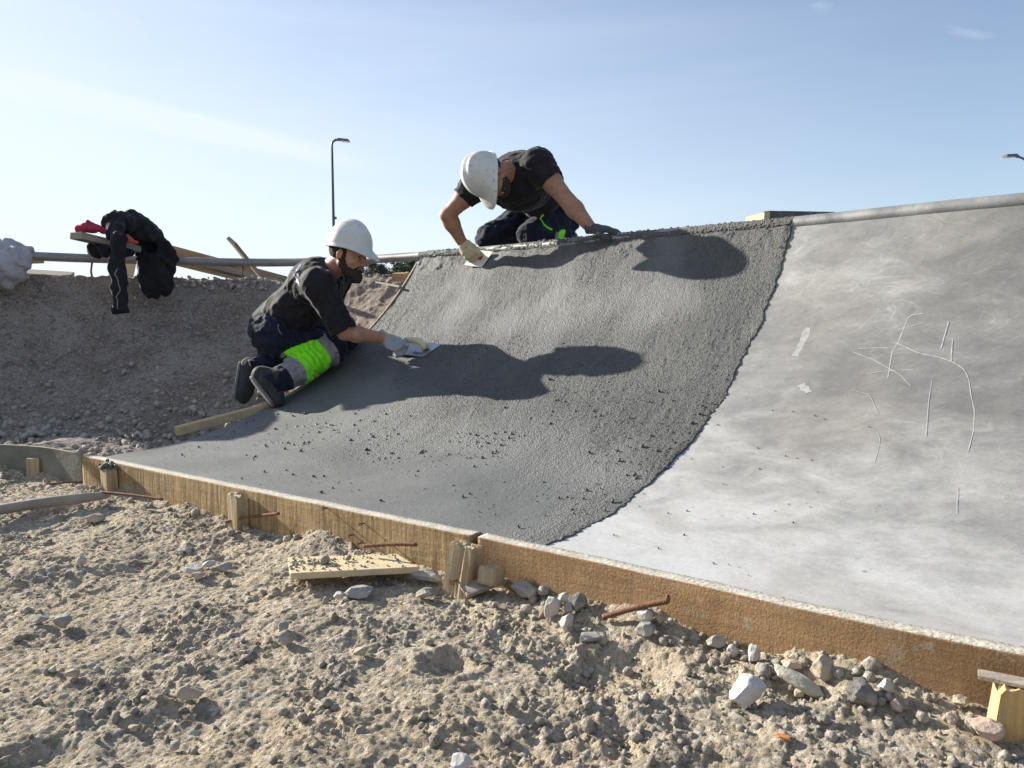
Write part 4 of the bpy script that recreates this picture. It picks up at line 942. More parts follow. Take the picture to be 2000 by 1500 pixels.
#==SECTION PEOPLE==
# ------------------------------------------------------------------ sculpting with distance fields
class SDF:
    def __init__(s, lo, hi, h):
        s.lo = np.array(lo, float); s.h = h; s.n = np.ceil((np.array(hi) - s.lo) / h).astype(int) + 1
        s.F = np.full(s.n, .5, np.float32)
    def reg(s, lo, hi, m=.05):
        a = np.maximum(0, np.floor((np.array(lo) - m - s.lo) / s.h).astype(int)); b = np.minimum(s.n, np.ceil((np.array(hi) + m - s.lo) / s.h).astype(int) + 1)
        if np.any(b <= a): return None
        sl = tuple(slice(i, j) for i, j in zip(a, b)); ax = [s.lo[k] + s.h * np.arange(a[k], b[k]) for k in range(3)]
        return sl, ax[0][:, None, None], ax[1][None, :, None], ax[2][None, None, :]
    def comb(s, sl, d, k, sub=False):
        f = s.F[sl]
        if sub: d = -d; hh = np.maximum(k - np.abs(f - d), 0) / k; s.F[sl] = np.maximum(f, d) + hh * hh * k / 4
        else: hh = np.maximum(k - np.abs(f - d), 0) / k; s.F[sl] = np.minimum(f, d) - hh * hh * k / 4
    def cap(s, a, b, ra, rb, k=.02, sub=False, cuta=False, cutb=False, flat=None):
        a = np.array(a, float); b = np.array(b, float); r = max(ra, rb); g = s.reg(np.minimum(a, b) - r, np.maximum(a, b) + r)
        if g is None: return s
        sl, x, y, z = g; d = b - a; L2 = d @ d + 1e-12; px, py, pz = x - a[0], y - a[1], z - a[2]
        t0 = (px * d[0] + py * d[1] + pz * d[2]) / L2; t = np.clip(t0, 0, 1)
        qx, qy, qz = px - t * d[0], py - t * d[1], pz - t * d[2]
        if flat is not None:  # (axis, factor): squash along an axis
            n = np.array(flat[0], float); n /= np.linalg.norm(n); dn = qx * n[0] + qy * n[1] + qz * n[2]; e = flat[1] - 1
            qx, qy, qz = qx + dn * n[0] * e, qy + dn * n[1] * e, qz + dn * n[2] * e
        dd = np.sqrt(qx * qx + qy * qy + qz * qz) - (ra + (rb - ra) * t); L = math.sqrt(L2)
        if cuta: dd = np.maximum(dd, -t0 * L)
        if cutb: dd = np.maximum(dd, (t0 - 1) * L)
        s.comb(sl, dd, k, sub); return s
    def chain(s, pts, rr, k=.02):
        for i in range(len(pts) - 1): s.cap(pts[i], pts[i + 1], rr[i], rr[i + 1], k)
        return s
    def ell(s, c, r, M=None, k=.02, sub=False):
        c = np.array(c, float); r = np.array(r, float); R = max(r); g = s.reg(c - R, c + R)
        if g is None: return s
        sl, x, y, z = g; q = [x - c[0], y - c[1], z - c[2]]
        if M is not None: q = [q[0] * M[0, i] + q[1] * M[1, i] + q[2] * M[2, i] for i in range(3)]
        k0 = np.sqrt((q[0] / r[0])**2 + (q[1] / r[1])**2 + (q[2] / r[2])**2); k1 = np.sqrt((q[0] / r[0]**2)**2 + (q[1] / r[1]**2)**2 + (q[2] / r[2]**2)**2) + 1e-9
        s.comb(sl, k0 * (k0 - 1) / k1, k, sub); return s
    def fold(s, fn, band=.03):
        i = np.where(np.abs(s.F) < band); p = [s.lo[k] + s.h * i[k] for k in range(3)]; s.F[i] += fn(*p).astype(np.float32); return s
    def plane(s, pt, n):
        g = s.reg(s.lo - 1, s.lo + s.h * s.n + 1); sl, x, y, z = g; n = np.array(n, float); n /= np.linalg.norm(n)
        s.F = np.maximum(s.F, ((x - pt[0]) * n[0] + (y - pt[1]) * n[1] + (z - pt[2]) * n[2]).astype(np.float32)); return s
    def mesh(s, smooth=1):
        F = s.F; nx, ny, nz = F.shape; In = F < 0; ids = []; pos = []; quads = []
        st = np.array([ny * nz, nz, 1])
        for ax in range(3):
            sa = [slice(None)] * 3; sb = [slice(None)] * 3; sa[ax] = slice(0, -1); sb[ax] = slice(1, None)
            cr_ = In[tuple(sa)] != In[tuple(sb)]; I = np.argwhere(cr_); o1, o2 = [k for k in range(3) if k != ax]
            I = I[(I[:, o1] > 0) & (I[:, o2] > 0) & (I[:, o1] < F.shape[o1] - 1) & (I[:, o2] < F.shape[o2] - 1)]
            if not len(I): continue
            J = I.copy(); J[:, ax] += 1; fa = F[tuple(I.T)]; fb = F[tuple(J.T)]; t = fa / (fa - fb); p = I.astype(float); p[:, ax] += t
            cells = []
            for (d1, d2) in ((0, 0), (1, 0), (1, 1), (0, 1)):
                c = I.copy(); c[:, o1] -= d1; c[:, o2] -= d2; cid = c @ st; cells.append(cid); ids.append(cid); pos.append(p)
            q = np.stack(cells, 1); flip = (fa < 0) if ax != 1 else (fa >= 0); q[flip] = q[flip][:, ::-1]; quads.append(q)
        ids = np.concatenate(ids); pos = np.concatenate(pos); quads = np.concatenate(quads)
        u, inv = np.unique(ids, return_inverse=True); cnt = np.bincount(inv); V = np.stack([np.bincount(inv, pos[:, k]) / cnt for k in range(3)], 1)
        Q = np.searchsorted(u, quads); E = np.vstack([Q[:, [0, 1]], Q[:, [1, 2]], Q[:, [2, 3]], Q[:, [3, 0]]])
        for _ in range(smooth):
            S = np.stack([np.bincount(E[:, 0], V[E[:, 1], k], len(V)) + np.bincount(E[:, 1], V[E[:, 0], k], len(V)) for k in range(3)], 1); c = np.bincount(E[:, 0], minlength=len(V)) + np.bincount(E[:, 1], minlength=len(V))
            V = .5 * V + .5 * S / c[:, None]
        return s.lo + V * s.h, Q[:, ::-1]
def sobj(name, sdf, mat, parent, smooth=1):
    V, Q = sdf.mesh(smooth); return link(name, np_mesh(name, V, Q), mat, parent), V, Q
def sub_faces(V, Q, mask):
    q = Q[mask]; u = np.unique(q); rm = np.full(len(V), -1); rm[u] = np.arange(len(u)); return V[u], rm[q]
def bounds(pts, m): p = np.array(pts); return p.min(0) - m, p.max(0) + m
def rigid(f, u):
    """head frame: columns right, forward, up"""
    f = np.array(f, float); f /= np.linalg.norm(f); u = np.array(u, float); u -= f * u.dot(f); u /= np.linalg.norm(u)
    return np.column_stack([np.cross(f, u), f, u])
def head_sdf(S, c, M, sc_=1.0):
    c = np.array(c); g = lambda x, y, z: c + M @ (np.array([x, y, z]) * sc_); E = lambda p, r, k=.015, sub=False: S.ell(g(*p), np.array(r) * sc_, M, k * sc_, sub)
    E((0, -.012, .035), (.076, .097, .088)); E((0, .025, -.035), (.062, .070, .075), .03); E((0, .048, -.088), (.044, .045, .034), .03)
    for s_ in (-1, 1): E((s_ * .042, .062, -.030), (.026, .024, .026), .02)                     # cheekbones
    for s_ in (-1, 1): S.cap(g(s_ * .055, .0, -.055), g(s_ * .03, .07, -.098), .018 * sc_, .016 * sc_, .02)   # jaw
    S.cap(g(-.030, .090, .018), g(.030, .090, .018), .010 * sc_, .010 * sc_, .014)               # brow
    for s_ in (-1, 1): E((s_ * .031, .096, -.001), (.015, .013, .009), .010, True)               # sockets
    for s_ in (-1, 1): E((s_ * .031, .081, -.001), (.0125, .0125, .0115), .004)                  # lids
    S.cap(g(0, .094, .004), g(0, .116, -.032), .0075 * sc_, .0125 * sc_, .009)                   # nose
    for s_ in (-1, 1): E((s_ * .013, .104, -.037), (.009, .012, .008), .007)
    E((0, .097, -.0605), (.024, .009, .0055), .005); E((0, .095, -.071), (.021, .010, .006), .005); S.cap(g(-.022, .106, -.0657), g(.022, .106, -.0657), .0022, .0022, .003, True)
    E((0, .088, -.100), (.020, .016, .014), .015)                                                # chin
    for s_ in (-1, 1):
        E((s_ * .079, -.008, -.012), (.010, .019, .032), .006); E((s_ * .088, -.004, -.010), (.006, .010, .018), .005, True)
def eyes(parent, c, M, sc_=1.0):
    for s_ in (-1, 1):
        A, Fc = ico(3); p = np.array(c) + M @ (np.array([s_ * .031, .0835, -.001]) * sc_); link('eye', np_mesh('eye', A * .0112 * sc_ + p, Fc), M_EYE, parent)
def helmet(parent, c, M, sc_=1.0, name='hard_hat'):
    """shell with ridges, rim gutter and peak; c = head centre"""
    nphi, nr_ = 96, 40; V = []; c = np.array(c)
    for layer in (0, 1):
        for i in range(nr_):
            for j in range(nphi):
                ph = 2 * math.pi * j / nphi; x0, y0 = math.sin(ph), math.cos(ph)  # y forward
                front = max(0, y0); 
                if i < 28:
                    a = (i / 27) * math.pi / 2 * .96 + .03; rr = math.sin(a)**.92; zz = math.cos(a)
                    x = x0 * rr * .116; y = y0 * rr * .140 + .004; z = .040 + zz * .150
                    ridge = math.exp(-(x / .020)**2) * .010 + math.exp(-((abs(x) - .050) / .010)**2) * .0045
                    z += ridge * (zz**.6 if zz > 0 else 0); 
                else:
                    f = (i - 27) / (nr_ - 28); peak = front**2.2
                    out = f * (.010 + .052 * peak); x = x0 * (.116 + out * .55); y = y0 * (.140 + out) + .004; z = .040 - .004 - .006 * f - f * .020 * peak + .010 * (1 - f) * 0 - (.006 if f > .9 else 0) + .012 * peak * (x0**2) * f * 0
                    z -= .030 * peak * f * (1 - .0) * (1 - .55 * abs(x0))
                z += .012 * (y / .14) * 0
                if layer: x *= .972; y *= .972; z -= .003
                V.append(c + M @ (np.array([x, y, z]) * sc_))
    F = []; n1 = nr_ * nphi
    for layer in (0, 1):
        o = layer * n1
        for i in range(nr_ - 1):
            for j in range(nphi):
                k = (j + 1) % nphi; f = (o + i * nphi + j, o + i * nphi + k, o + (i + 1) * nphi + k, o + (i + 1) * nphi + j); F.append(f if layer else f[::-1])
    for j in range(nphi): k = (j + 1) % nphi; a = (nr_ - 1) * nphi; F.append((a + j, a + k, n1 + a + k, n1 + a + j))
    F.append(tuple(range(nphi))); F.append(tuple(n1 + k for k in range(nphi))[::-1])
    me = np_mesh(name, V, F); return link(name, me, M_HELM, parent)
def hand_pts(w, d, back, side, curl, spread=.06, thumb=(.55, .75, -.35), scale=1.0, tcurl=.5):
    """joints of a hand: w wrist, d finger direction, back = back-of-hand normal, side=+1 thumb on +x"""
    d = np.array(d, float); d /= np.linalg.norm(d); b = np.array(back, float); b -= d * b.dot(d); b /= np.linalg.norm(b); x = np.cross(d, b); w = np.array(w)
    g = lambda p: w + (x * p[0] + d * p[1] + b * p[2]) * scale
    ch = []
    for k, (rx, ln) in enumerate(((.030, .95), (.010, 1.05), (-.010, 1.0), (-.029, .80))):
        rx *= side; cl = curl[k] if hasattr(curl, '__len__') else curl; p = np.array([rx, .088 - .006 * (k == 3), .0]); pts = [p]; a = 0; sp = (rx / .03) * spread
        for m, L in enumerate((.042, .027, .021)):
            a += cl * (.9, 1.0, .75)[m]; v = np.array([math.sin(sp) * math.cos(a), math.cos(a) * math.cos(sp), -math.sin(a)]); p = p + v * L * ln; pts.append(p)
        ch.append([g(q) for q in pts])
    p = np.array([side * .022, .022, -.006]); v = np.array([side * thumb[0], thumb[1], thumb[2]]); v /= np.linalg.norm(v); p1 = p + v * .042; v2 = v * (1 - tcurl) + np.array([-side * .25, .9, -.35]) * tcurl; v2 /= np.linalg.norm(v2); p2 = p1 + v2 * .032; p3 = p2 + v2 * .024
    th = [g(q) for q in (p, p1, p2, p3)]
    return dict(g=g, ch=ch, th=th, x=x, d=d, b=b, w=w, side=side, sc=scale, M=np.column_stack([x, d, b]))
def hand_into(S, H_, r=1.0, k=.006):
    s_ = H_['sc']; S.ell(H_['g']((0, .052, 0)), np.array([.043, .052, .0165 + .001]) * s_ * (1 + (r - 1) * .5), H_['M'], k); S.ell(H_['g']((H_['side'] * .022, .036, -.008)), np.array([.020, .032, .016]) * s_ * r, H_['M'], .012)
    S.cap(H_['w'], H_['g']((0, .03, 0)), .027 * s_, .027 * s_, .015, flat=(H_['b'], 1.35))
    for c in H_['ch']: S.chain(c, [.0105 * s_ * r, .0098 * s_ * r, .009 * s_ * r, .0078 * s_ * r], k)
    S.chain(H_['th'], [.014 * s_ * r, .012 * s_ * r, .011 * s_ * r, .0088 * s_ * r], k)
def glove(parent, H_, mat, name='work_glove', cuff=.045, r=1.12):
    pts = [H_['w'] - H_['d'] * .08] + [q for c in H_['ch'] for q in c] + H_['th']; lo, hi = bounds(pts, .05); S = SDF(lo, hi, .0026)
    hand_into(S, H_, r); S.cap(H_['w'] - H_['d'] * cuff, H_['w'] + H_['d'] * .02, .036, .031, .010, cuta=True, flat=(H_['b'], 1.15))
    S.fold(lambda x, y, z: .0022 * vn3(x * 55, y * 55, z * 55, 3) + .0011 * vn3(x * 140, y * 140, z * 140, 4))
    S.cap(H_['w'] - H_['d'] * cuff * 1.3, H_['w'] - H_['d'] * (cuff - .012), .031, .030, .002, sub=True, flat=(H_['b'], 1.15))
    return sobj(name, S, mat, parent)
def wrinkle(seed, amp, fr=(14, 14, 14), M=None, sharp=1.0):
    def fn(x, y, z):
        if M is not None: x, y, z = (x * M[0][0] + y * M[0][1] + z * M[0][2], x * M[1][0] + y * M[1][1] + z * M[1][2], x * M[2][0] + y * M[2][1] + z * M[2][2])
        wx = x + .02 * vn3(x * 20, y * 20, z * 20, seed + 9); a = vn3(wx * fr[0], y * fr[1], z * fr[2], seed); b = vn3(x * fr[0] * 2.3, y * fr[1] * 2.3, z * fr[2] * 2.3, seed + 1)
        return amp * (np.abs(a) * 1.4 - .55) * sharp + amp * .35 * b
    return fn
def boot(parent, ankle, heel, toe, shaft, name='work_boot'):
    ankle, heel, toe, shaft = [np.array(v, float) for v in (ankle, heel, toe, shaft)]; d = toe - heel; L = np.linalg.norm(d); d /= L; up = ankle - (heel + toe) / 2; up -= d * up.dot(d); up /= np.linalg.norm(up)
    lo, hi = bounds([ankle, heel, toe, shaft], .09); S = SDF(lo, hi, .005)
    S.cap(heel + up * .038 + d * .035, toe + up * .030 - d * .045, .043, .042, .02); S.ell(toe - d * .045 + up * .034, (.052, .060, .038), np.column_stack([np.cross(d, up), d, up]), .02)
    S.cap(heel + up * .05 + d * .03, shaft, .046, .050, .03, cutb=True); S.cap(ankle, toe - d * .07 + up * .05, .046, .036, .03)
    S.fold(wrinkle(5, .003, (30, 30, 30))); S.plane(heel, -up); o, _, _ = sobj(name, S, M_BOOT, parent)
    S = SDF(lo, hi, .0045); S.cap(heel + d * .046, toe - d * .050, .041, .045, .01); S.plane(heel + up * .004, up); S.plane(heel - up * .012, -up); s2_, _, _ = sobj('sole', S, M_SOLE, o); return o
def tube_on(sobj_bvh, pts, r, mat, name, parent, off=.002, n=6):
    out = []
    for p in pts:
        q = sobj_bvh.find_nearest(Vector(p)); out.append(np.array(q[0] + q[1] * off))
    m = MB(); m.tube(out, r, n); return m.build(name, mat, parent, smooth=True)
def bvh_of(V, Q): return BVHTree.FromPolygons([tuple(v) for v in V], [tuple(int(i) for i in q) for q in Q])

# ================================================================== worker kneeling beside the ramp
def worker_one():
    J = dict(neck=P(643, 524, 4.28), chest=P(618, 560, 4.28), mid=P(578, 605, 4.34), pelvis=P(538, 640, 4.40),
             hipR=P(545, 655, 4.30), hipL=P(552, 645, 4.52), kneeR=P(648, 683, 4.42), kneeL=P(668, 662, 4.66),
             ankR=P(531, 752, 4.12), ankL=P(497, 722, 4.30), shR=P(622, 556, 4.10), shL=P(655, 548, 4.46), elR=P(673, 649, 4.10),
             wrR=P(752, 661, 4.22), elL=P(640, 628, 4.78), wrL=P(645, 660, 4.72))
    hc = P(681, 497, 4.20); MH = rigid((.90, -.32, -.24), (.22, -.02, .97))
    root = tag(empty('person', J['ankR']), 'bearded person kneeling beside the ramp in white hard hat and neon-striped trousers, smoothing concrete', 'person', 'workers finishing the concrete')
    hand = hand_pts(J['wrR'], (.80, -.28, -.42), (.05, -.72, .62), -1, (1.15, 1.15, 1.1, 1.05), .03, (.35, .95, .15), 1.08, .6)
    handL = hand_pts(J['wrL'], (.5, -.5, -.5), (0, .2, 1), 1, (.5, .5, .5, .5), .05)
    pts = list(J.values()) + [hc + [0, 0, .14], hc + [.12, 0, 0]]; lo, hi = bounds(pts, .13)
    B = SDF(lo, hi, .0052)
    B.chain([J['pelvis'], J['mid'], J['chest'], J['neck'] + [-.02, 0, -.03]], [.090, .082, .098, .055], .05)
    B.cap(J['neck'] + [-.02, 0, -.03], hc + MH @ np.array([0, -.03, -.04]), .062, .060, .03)
    for s_ in 'RL':
        B.cap(J['chest'] + [0, 0, .03], J['sh' + s_], .075, .050, .05); B.chain([J['sh' + s_], J['el' + s_]], [.052, .042], .02)
        e, w_ = J['el' + s_], J['wr' + s_]; B.chain([e, e + (w_ - e) * .3, w_], [.039, .045, .0285], .02)
        B.chain([J['hip' + s_], J['knee' + s_], J['ank' + s_]], [.082, .058, .042], .03)
    head_sdf(B, hc, MH, .99); hand_into(B, hand, .9); hand_into(B, handL, .9)
    body, BV, BQ = sobj('body', B, M_SKIN, root); eyes(body, hc, MH, .99)
    # beard and cropped hair
    S = SDF(hc - .16, hc + .16, .0032); g = lambda x, y, z: hc + MH @ (np.array([x, y, z]) * .99)
    head_sdf(S, hc, MH, 1.03); S.ell(g(0, .080, -.122), (.034, .030, .030), MH, .02)
    pl_ = lambda p, n_: S.plane(g(*p), MH @ np.array(n_)); pl_((0, .02, -.036), (0, .18, 1)); pl_((0, .0, 0), (0, -1, .15))
    S.cap(g(-.017, .112, -.0655), g(.017, .112, -.0655), .009, .009, .006, sub=True); S.ell(g(0, .125, -.030), (.022, .030, .018), MH, .004, True)
    for s_ in (-1, 1): S.ell(g(s_ * .058, .085, -.028), (.040, .050, .042), MH, .006, True)
    for s_ in (-1, 1): S.cap(g(s_ * .071, .014, .0), g(s_ * .067, .018, -.05), .008, .010, .012)
    S.fold(lambda x, y, z: .0035 * vn3(x * 120, y * 120, z * 120, 8)); sobj('beard', S, M_HAIR, root)
    S = SDF(hc - .17, hc + .17, .0036); S.ell(g(0, -.022, .022), (.0825, .098, .085), MH, .01); S.plane(g(0, .028, 0), MH[:, 1]); S.plane(g(0, 0, -.040), -MH[:, 2] + MH[:, 1] * .3)
    for s_ in (-1, 1): S.ell(g(s_ * .082, -.008, -.014), (.016, .023, .034), MH, .004, True)
    S.fold(lambda x, y, z: .002 * vn3(x * 150, y * 150, z * 150, 9)); sobj('hair', S, M_HAIR, root)
    hel = helmet(root, hc + MH @ np.array([0, -.006, .008]), rigid((.92, -.32, -.15), (.15, -.02, .98)), .925)
    # shirt
    lo, hi = bounds([J[k] for k in ('neck', 'chest', 'mid', 'pelvis', 'shR', 'shL', 'elR', 'elL')], .17); S = SDF(lo, hi, .0052)
    S.chain([J['pelvis'] + [-.01, 0, .02], J['mid'] + [-.01, 0, 0], J['chest'] + [-.005, 0, 0], J['neck'] + [-.035, 0, -.045]], [.124, .118, .132, .080], .07)
    S.cap(J['mid'] + [.02, 0, 0], J['pelvis'] + [.05, -.0, .02], .115, .12, .05)
    for s_ in 'RL':
        S.cap(J['chest'] + [0, 0, .02], J['sh' + s_], .115, .075, .06); e = J['el' + s_]; sh = J['sh' + s_]; S.cap(sh, sh + (e - sh) * .98, .074, .070, .06, cutb=True)
    S.fold(wrinkle(11, .010, (22, 16, 7), [(.65, .2, -.75), (0, 1, 0), (.75, 0, .65)])); S.fold(wrinkle(12, .004, (30, 30, 14)))
    S.cap(J['neck'] + [-.005, 0, -.02], hc + MH @ np.array([0, -.03, -.06]), .062, .066, .006, sub=True)
    e = J['elR']; sh = J['shR']; S.cap(sh + (e - sh) * .9, e + (e - sh) * .2, .060, .062, .004, sub=True)
    d = J['pelvis'] - J['mid']; d /= np.linalg.norm(d); S.plane(J['pelvis'] + d * .05, d)
    shirt, SV, SQ = sobj('t_shirt', S, M_SHIRT, root, 2); bv = bvh_of(SV, SQ)
    # white lettering on the back
    bc = P(578, 535, 4.16); ax = P(600, 517, 4.24) - bc; ax /= np.linalg.norm(ax); dn = P(583, 552, 4.10) - bc; dn /= np.linalg.norm(dn)
    def ring(c, a, b, t0, t1, rot=0): return [c + (ax * math.cos(t + rot) * a + dn * math.sin(t) * b) for t in np.linspace(t0, t1, 22)]
    let = empty('printed_lettering', bc); let.parent = root; let.matrix_parent_inverse = Matrix.Translation(-Vector(root.location))
    strokes = [ring(bc + ax * .0 + dn * .045, .030, .020, 0, 6.28), ring(bc - ax * .005 + dn * .085, .026, .017, 0, 6.28), ring(bc + ax * .055 + dn * .012, .030, .016, .6, 5.2), [bc + ax * .03 - dn * .0, bc + ax * .01 + dn * .02, bc - ax * .01 + dn * .0, bc - ax * .02 + dn * .02], [bc - ax * .045 + dn * .02, bc - ax * .04 + dn * .06, bc - ax * .045 + dn * .10]]
    bpy.data.objects.remove(let)
    m_ = MB()
    for st in strokes:
        out = []
        for p in st: q = bv.find_nearest(Vector(p)); out.append(np.array(q[0] + q[1] * .0005))
        m_.tube(out, .0032, 6)
    m_.build('printed_lettering', M_LETTER, shirt, smooth=True)
    # trousers
    lo, hi = bounds([J[k] for k in ('pelvis', 'hipR', 'hipL', 'kneeR', 'kneeL', 'ankR', 'ankL', 'mid')], .17); S = SDF(lo, hi, .0052)
    S.cap(J['pelvis'] + [.01, -.05, -.01], J['pelvis'] + [.01, .05, -.01], .126, .126, .05); S.ell(J['pelvis'] + [-.012, -.02, -.035], (.115, .135, .115), None, .06)
    for s_ in 'RL':
        S.chain([J['hip' + s_], J['knee' + s_]], [.112, .083], .05); a = J['ank' + s_]; kn = J['knee' + s_]; S.cap(kn, kn + (a - kn) * .55, .080, .080, .03); S.cap(kn + (a - kn) * .5, a + (a - kn) * .04, .080, .068, .03, cutb=True)
    S.fold(wrinkle(21, .012, (12, 14, 20))); S.fold(wrinkle(22, .006, (34, 34, 34)))
    kn, a = J['kneeR'], J['ankR']; ax_ = (a - kn) / np.linalg.norm(a - kn); Ls = np.linalg.norm(a - kn)
    S.fold(lambda x, y, z: .007 * np.sin(((x - kn[0]) * ax_[0] + (y - kn[1]) * ax_[1] + (z - kn[2]) * ax_[2]) * 190 + 3 * vn3(x * 16, y * 16, z * 16, 5)) * np.exp(-(((x - kn[0]) * ax_[0] + (y - kn[1]) * ax_[1] + (z - kn[2]) * ax_[2] - Ls * .42) / (Ls * .25))**2) * .7)
    V, Q = S.mesh(2); fc = V[Q].mean(1); tl = ((fc - kn) @ ax_) / Ls; rad = np.linalg.norm(fc - kn - np.outer(tl * Ls, ax_), axis=1)
    nearR = (np.linalg.norm(fc - (J['kneeL'] + (J['ankL'] - J['kneeL']) * np.clip(((fc - J['kneeL']) @ (J['ankL'] - J['kneeL'])) / np.dot(J['ankL'] - J['kneeL'], J['ankL'] - J['kneeL']), 0, 1)[:, None]), axis=1) > rad) & (rad < .125)
    th_ = J['hipR'] + (J['kneeR'] - J['hipR']) * np.clip(((fc - J['hipR']) @ (J['kneeR'] - J['hipR'])) / np.dot(J['kneeR'] - J['hipR'], J['kneeR'] - J['hipR']), 0, 1)[:, None]; nearR &= np.linalg.norm(fc - th_, axis=1) * 1.02 + .0 > rad * .80
    b1 = nearR & (tl > .05) & (tl < .19); b2 = nearR & (tl >= .19) & (tl < .60); b3 = nearR & (tl >= .60) & (tl < .80); b4 = nearR & (tl >= .80) & (tl < .86)
    rest = ~(b1 | b2 | b3); v, q = sub_faces(V, Q, rest); tr = link('work_trousers', np_mesh('work_trousers', v, q), M_TROUS, root)
    for nm, mk, mt in (('reflective_band', b1, M_REFL), ('neon_panel', b2, M_NEON), ('reflective_band', b3, M_REFL)):
        v, q = sub_faces(V, Q, mk); link(nm, np_mesh(nm, v, q), mt, tr)
    bvt = bvh_of(V, Q)
    tube_on(bvt, [P(543, 633, 4.2), P(541, 642, 4.2), P(545, 650, 4.2), P(548, 655, 4.2)], .0022, M_REFL, 'piping', tr)
    tube_on(bvt, [P(503, 655, 4.3), P(499, 664, 4.3), P(496, 670, 4.3), P(491, 671, 4.3)], .0028, M_NEON, 'piping', tr)
    bt = boot(root, J['ankR'] + [-.03, 0, .0], P(489, 733, 4.12), P(538, 797, 4.08), J['ankR'] + [.05, .0, .03]); boot(root, J['ankL'] + [-.02, 0, 0], P(474, 704, 4.32), P(462, 783, 4.22), J['ankL'] + [.055, .02, .02])
    glove(root, hand, M_GLOVE1); glove(root, handL, M_GLOVE1)
    return root, J, hand
W1, J1, HND1 = worker_one()

# ================================================================== worker leaning over the coping
def worker_two():
    J = dict(neck=P(1000, 338, 4.44), chest=P(1012, 352, 4.54), mid=P(1050, 368, 4.84), pelvis=P(1072, 412, 5.12),
             hipR=P(1040, 420, 5.22), hipL=P(1096, 424, 5.02), kneeR=P(958, 466, 5.06), kneeL=P(1040, 460, 4.80),
             ankR=P(1080, 470, 5.35), ankL=P(1100, 470, 5.0), shR=P(930, 362, 4.64), shL=P(1050, 322, 4.36), elR=P(874, 420, 4.70),
             wrR=P(903, 474, 4.80), elL=P(1110, 394, 4.26), wrL=P(1155, 446, 4.20))
    hc = P(957, 343, 4.30); MH = rigid((-.04, -.22, -.97), (-.88, -.42, .06))
    root = tag(empty('person', (J['kneeR'] + J['kneeL']) / 2), 'person in scuffed white hard hat kneeling on the rim and leaning over the pipe', 'person', 'workers finishing the concrete')
    tp, tn, _, _ = on_ramp(930, 505)
    hand = hand_pts(J['wrR'], (.52, -.30, -.80), (-.45, -.75, .10), -1, (1.1, 1.15, 1.15, 1.1), .03, (.5, .85, .1), 1.12, .5)
    handL = hand_pts(J['wrL'], (.92, -.34, -.10), (.0, -.25, .97), 1, (.28, .25, .25, .3), .03, (.5, .8, -.3), 1.08, .4)
    pts = list(J.values()) + [hc + [-.14, 0, 0], handL['ch'][1][-1]]; lo, hi = bounds(pts, .13); B = SDF(lo, hi, .0055)
    B.chain([J['pelvis'], J['mid'], J['chest'], J['neck']], [.12, .115, .13, .065], .06); B.cap(J['neck'], hc + MH @ np.array([0, -.03, -.05]), .066, .062, .03)
    for s_ in 'RL':
        B.cap(J['chest'], J['sh' + s_], .09, .058, .05); e, w_, sh = J['el' + s_], J['wr' + s_], J['sh' + s_]; B.chain([sh, sh + (e - sh) * .45, e], [.055, .057, .044], .02)
        B.chain([e, e + (w_ - e) * .28, w_], [.043, .049, .031], .02); B.chain([J['hip' + s_], J['knee' + s_], J['ank' + s_]], [.085, .06, .042], .03)
    head_sdf(B, hc, MH, .98); hand_into(B, hand, .9); hand_into(B, handL, .9); body, _, _ = sobj('body', B, M_SKIN2, root); eyes(body, hc, MH, .98)
    S = SDF(hc - .17, hc + .17, .0036); g = lambda x, y, z: hc + MH @ (np.array([x, y, z]) * .98)
    S.ell(g(0, -.022, .020), (.082, .098, .086), MH, .01); S.plane(g(0, .020, 0), MH[:, 1]); S.plane(g(0, 0, -.045), -MH[:, 2] + MH[:, 1] * .3)
    for s_ in (-1, 1): S.ell(g(s_ * .082, -.008, -.014), (.016, .023, .034), MH, .004, True)
    S.fold(lambda x, y, z: .002 * vn3(x * 150, y * 150, z * 150, 9)); sobj('hair', S, M_HAIR, root)
    S = SDF(hc - .16, hc + .16, .0034)
    head_sdf(S, hc, MH, .995); pl_ = lambda p, n_: S.plane(g(*p), MH @ np.array(n_)); pl_((0, .02, -.048), (0, .12, 1)); pl_((0, .012, 0), (0, -1, .15))
    S.cap(g(-.017, .112, -.0655), g(.017, .112, -.0655), .009, .009, .006, sub=True); S.ell(g(0, .125, -.030), (.022, .030, .022), MH, .004, True)
    S.fold(lambda x, y, z: .002 * vn3(x * 140, y * 140, z * 140, 8)); sobj('stubble_beard', S, M_HAIR, root)
    helmet(root, hc + MH @ np.array([0, 0, -.006]), rigid(MH[:, 1], MH[:, 2] + np.array([0, -.12, .05])), .925)
    lo, hi = bounds([J[k] for k in ('neck', 'chest', 'mid', 'pelvis', 'shR', 'shL', 'elR', 'elL')], .18); S = SDF(lo, hi, .0055)
    S.chain([J['pelvis'] + [-.01, 0, .02], J['mid'], J['chest'] + [0, 0, .0], J['neck'] + [.02, .02, -.01]], [.135, .150, .160, .085], .07)
    for s_ in 'RL': S.cap(J['chest'] + [.01, 0, .0], J['sh' + s_], .125, .082, .06); e = J['el' + s_]; sh = J['sh' + s_]; S.cap(sh, sh + (e - sh) * (.46 if s_ == 'L' else .42), .080, .072, .06, cutb=True)
    S.fold(wrinkle(31, .009, (10, 22, 22), [(.7, .5, -.3), (0, 1, .2), (-.3, 0, 1)])); S.fold(wrinkle(32, .0035, (30, 30, 30)))
    for s_ in 'RL': e = J['el' + s_]; sh = J['sh' + s_]; S.cap(sh + (e - sh) * .36, e, .062, .066, .004, sub=True)
    S.cap(J['neck'] + [-.02, -.01, 0], hc + MH @ np.array([0, -.03, -.05]), .068, .07, .006, sub=True)
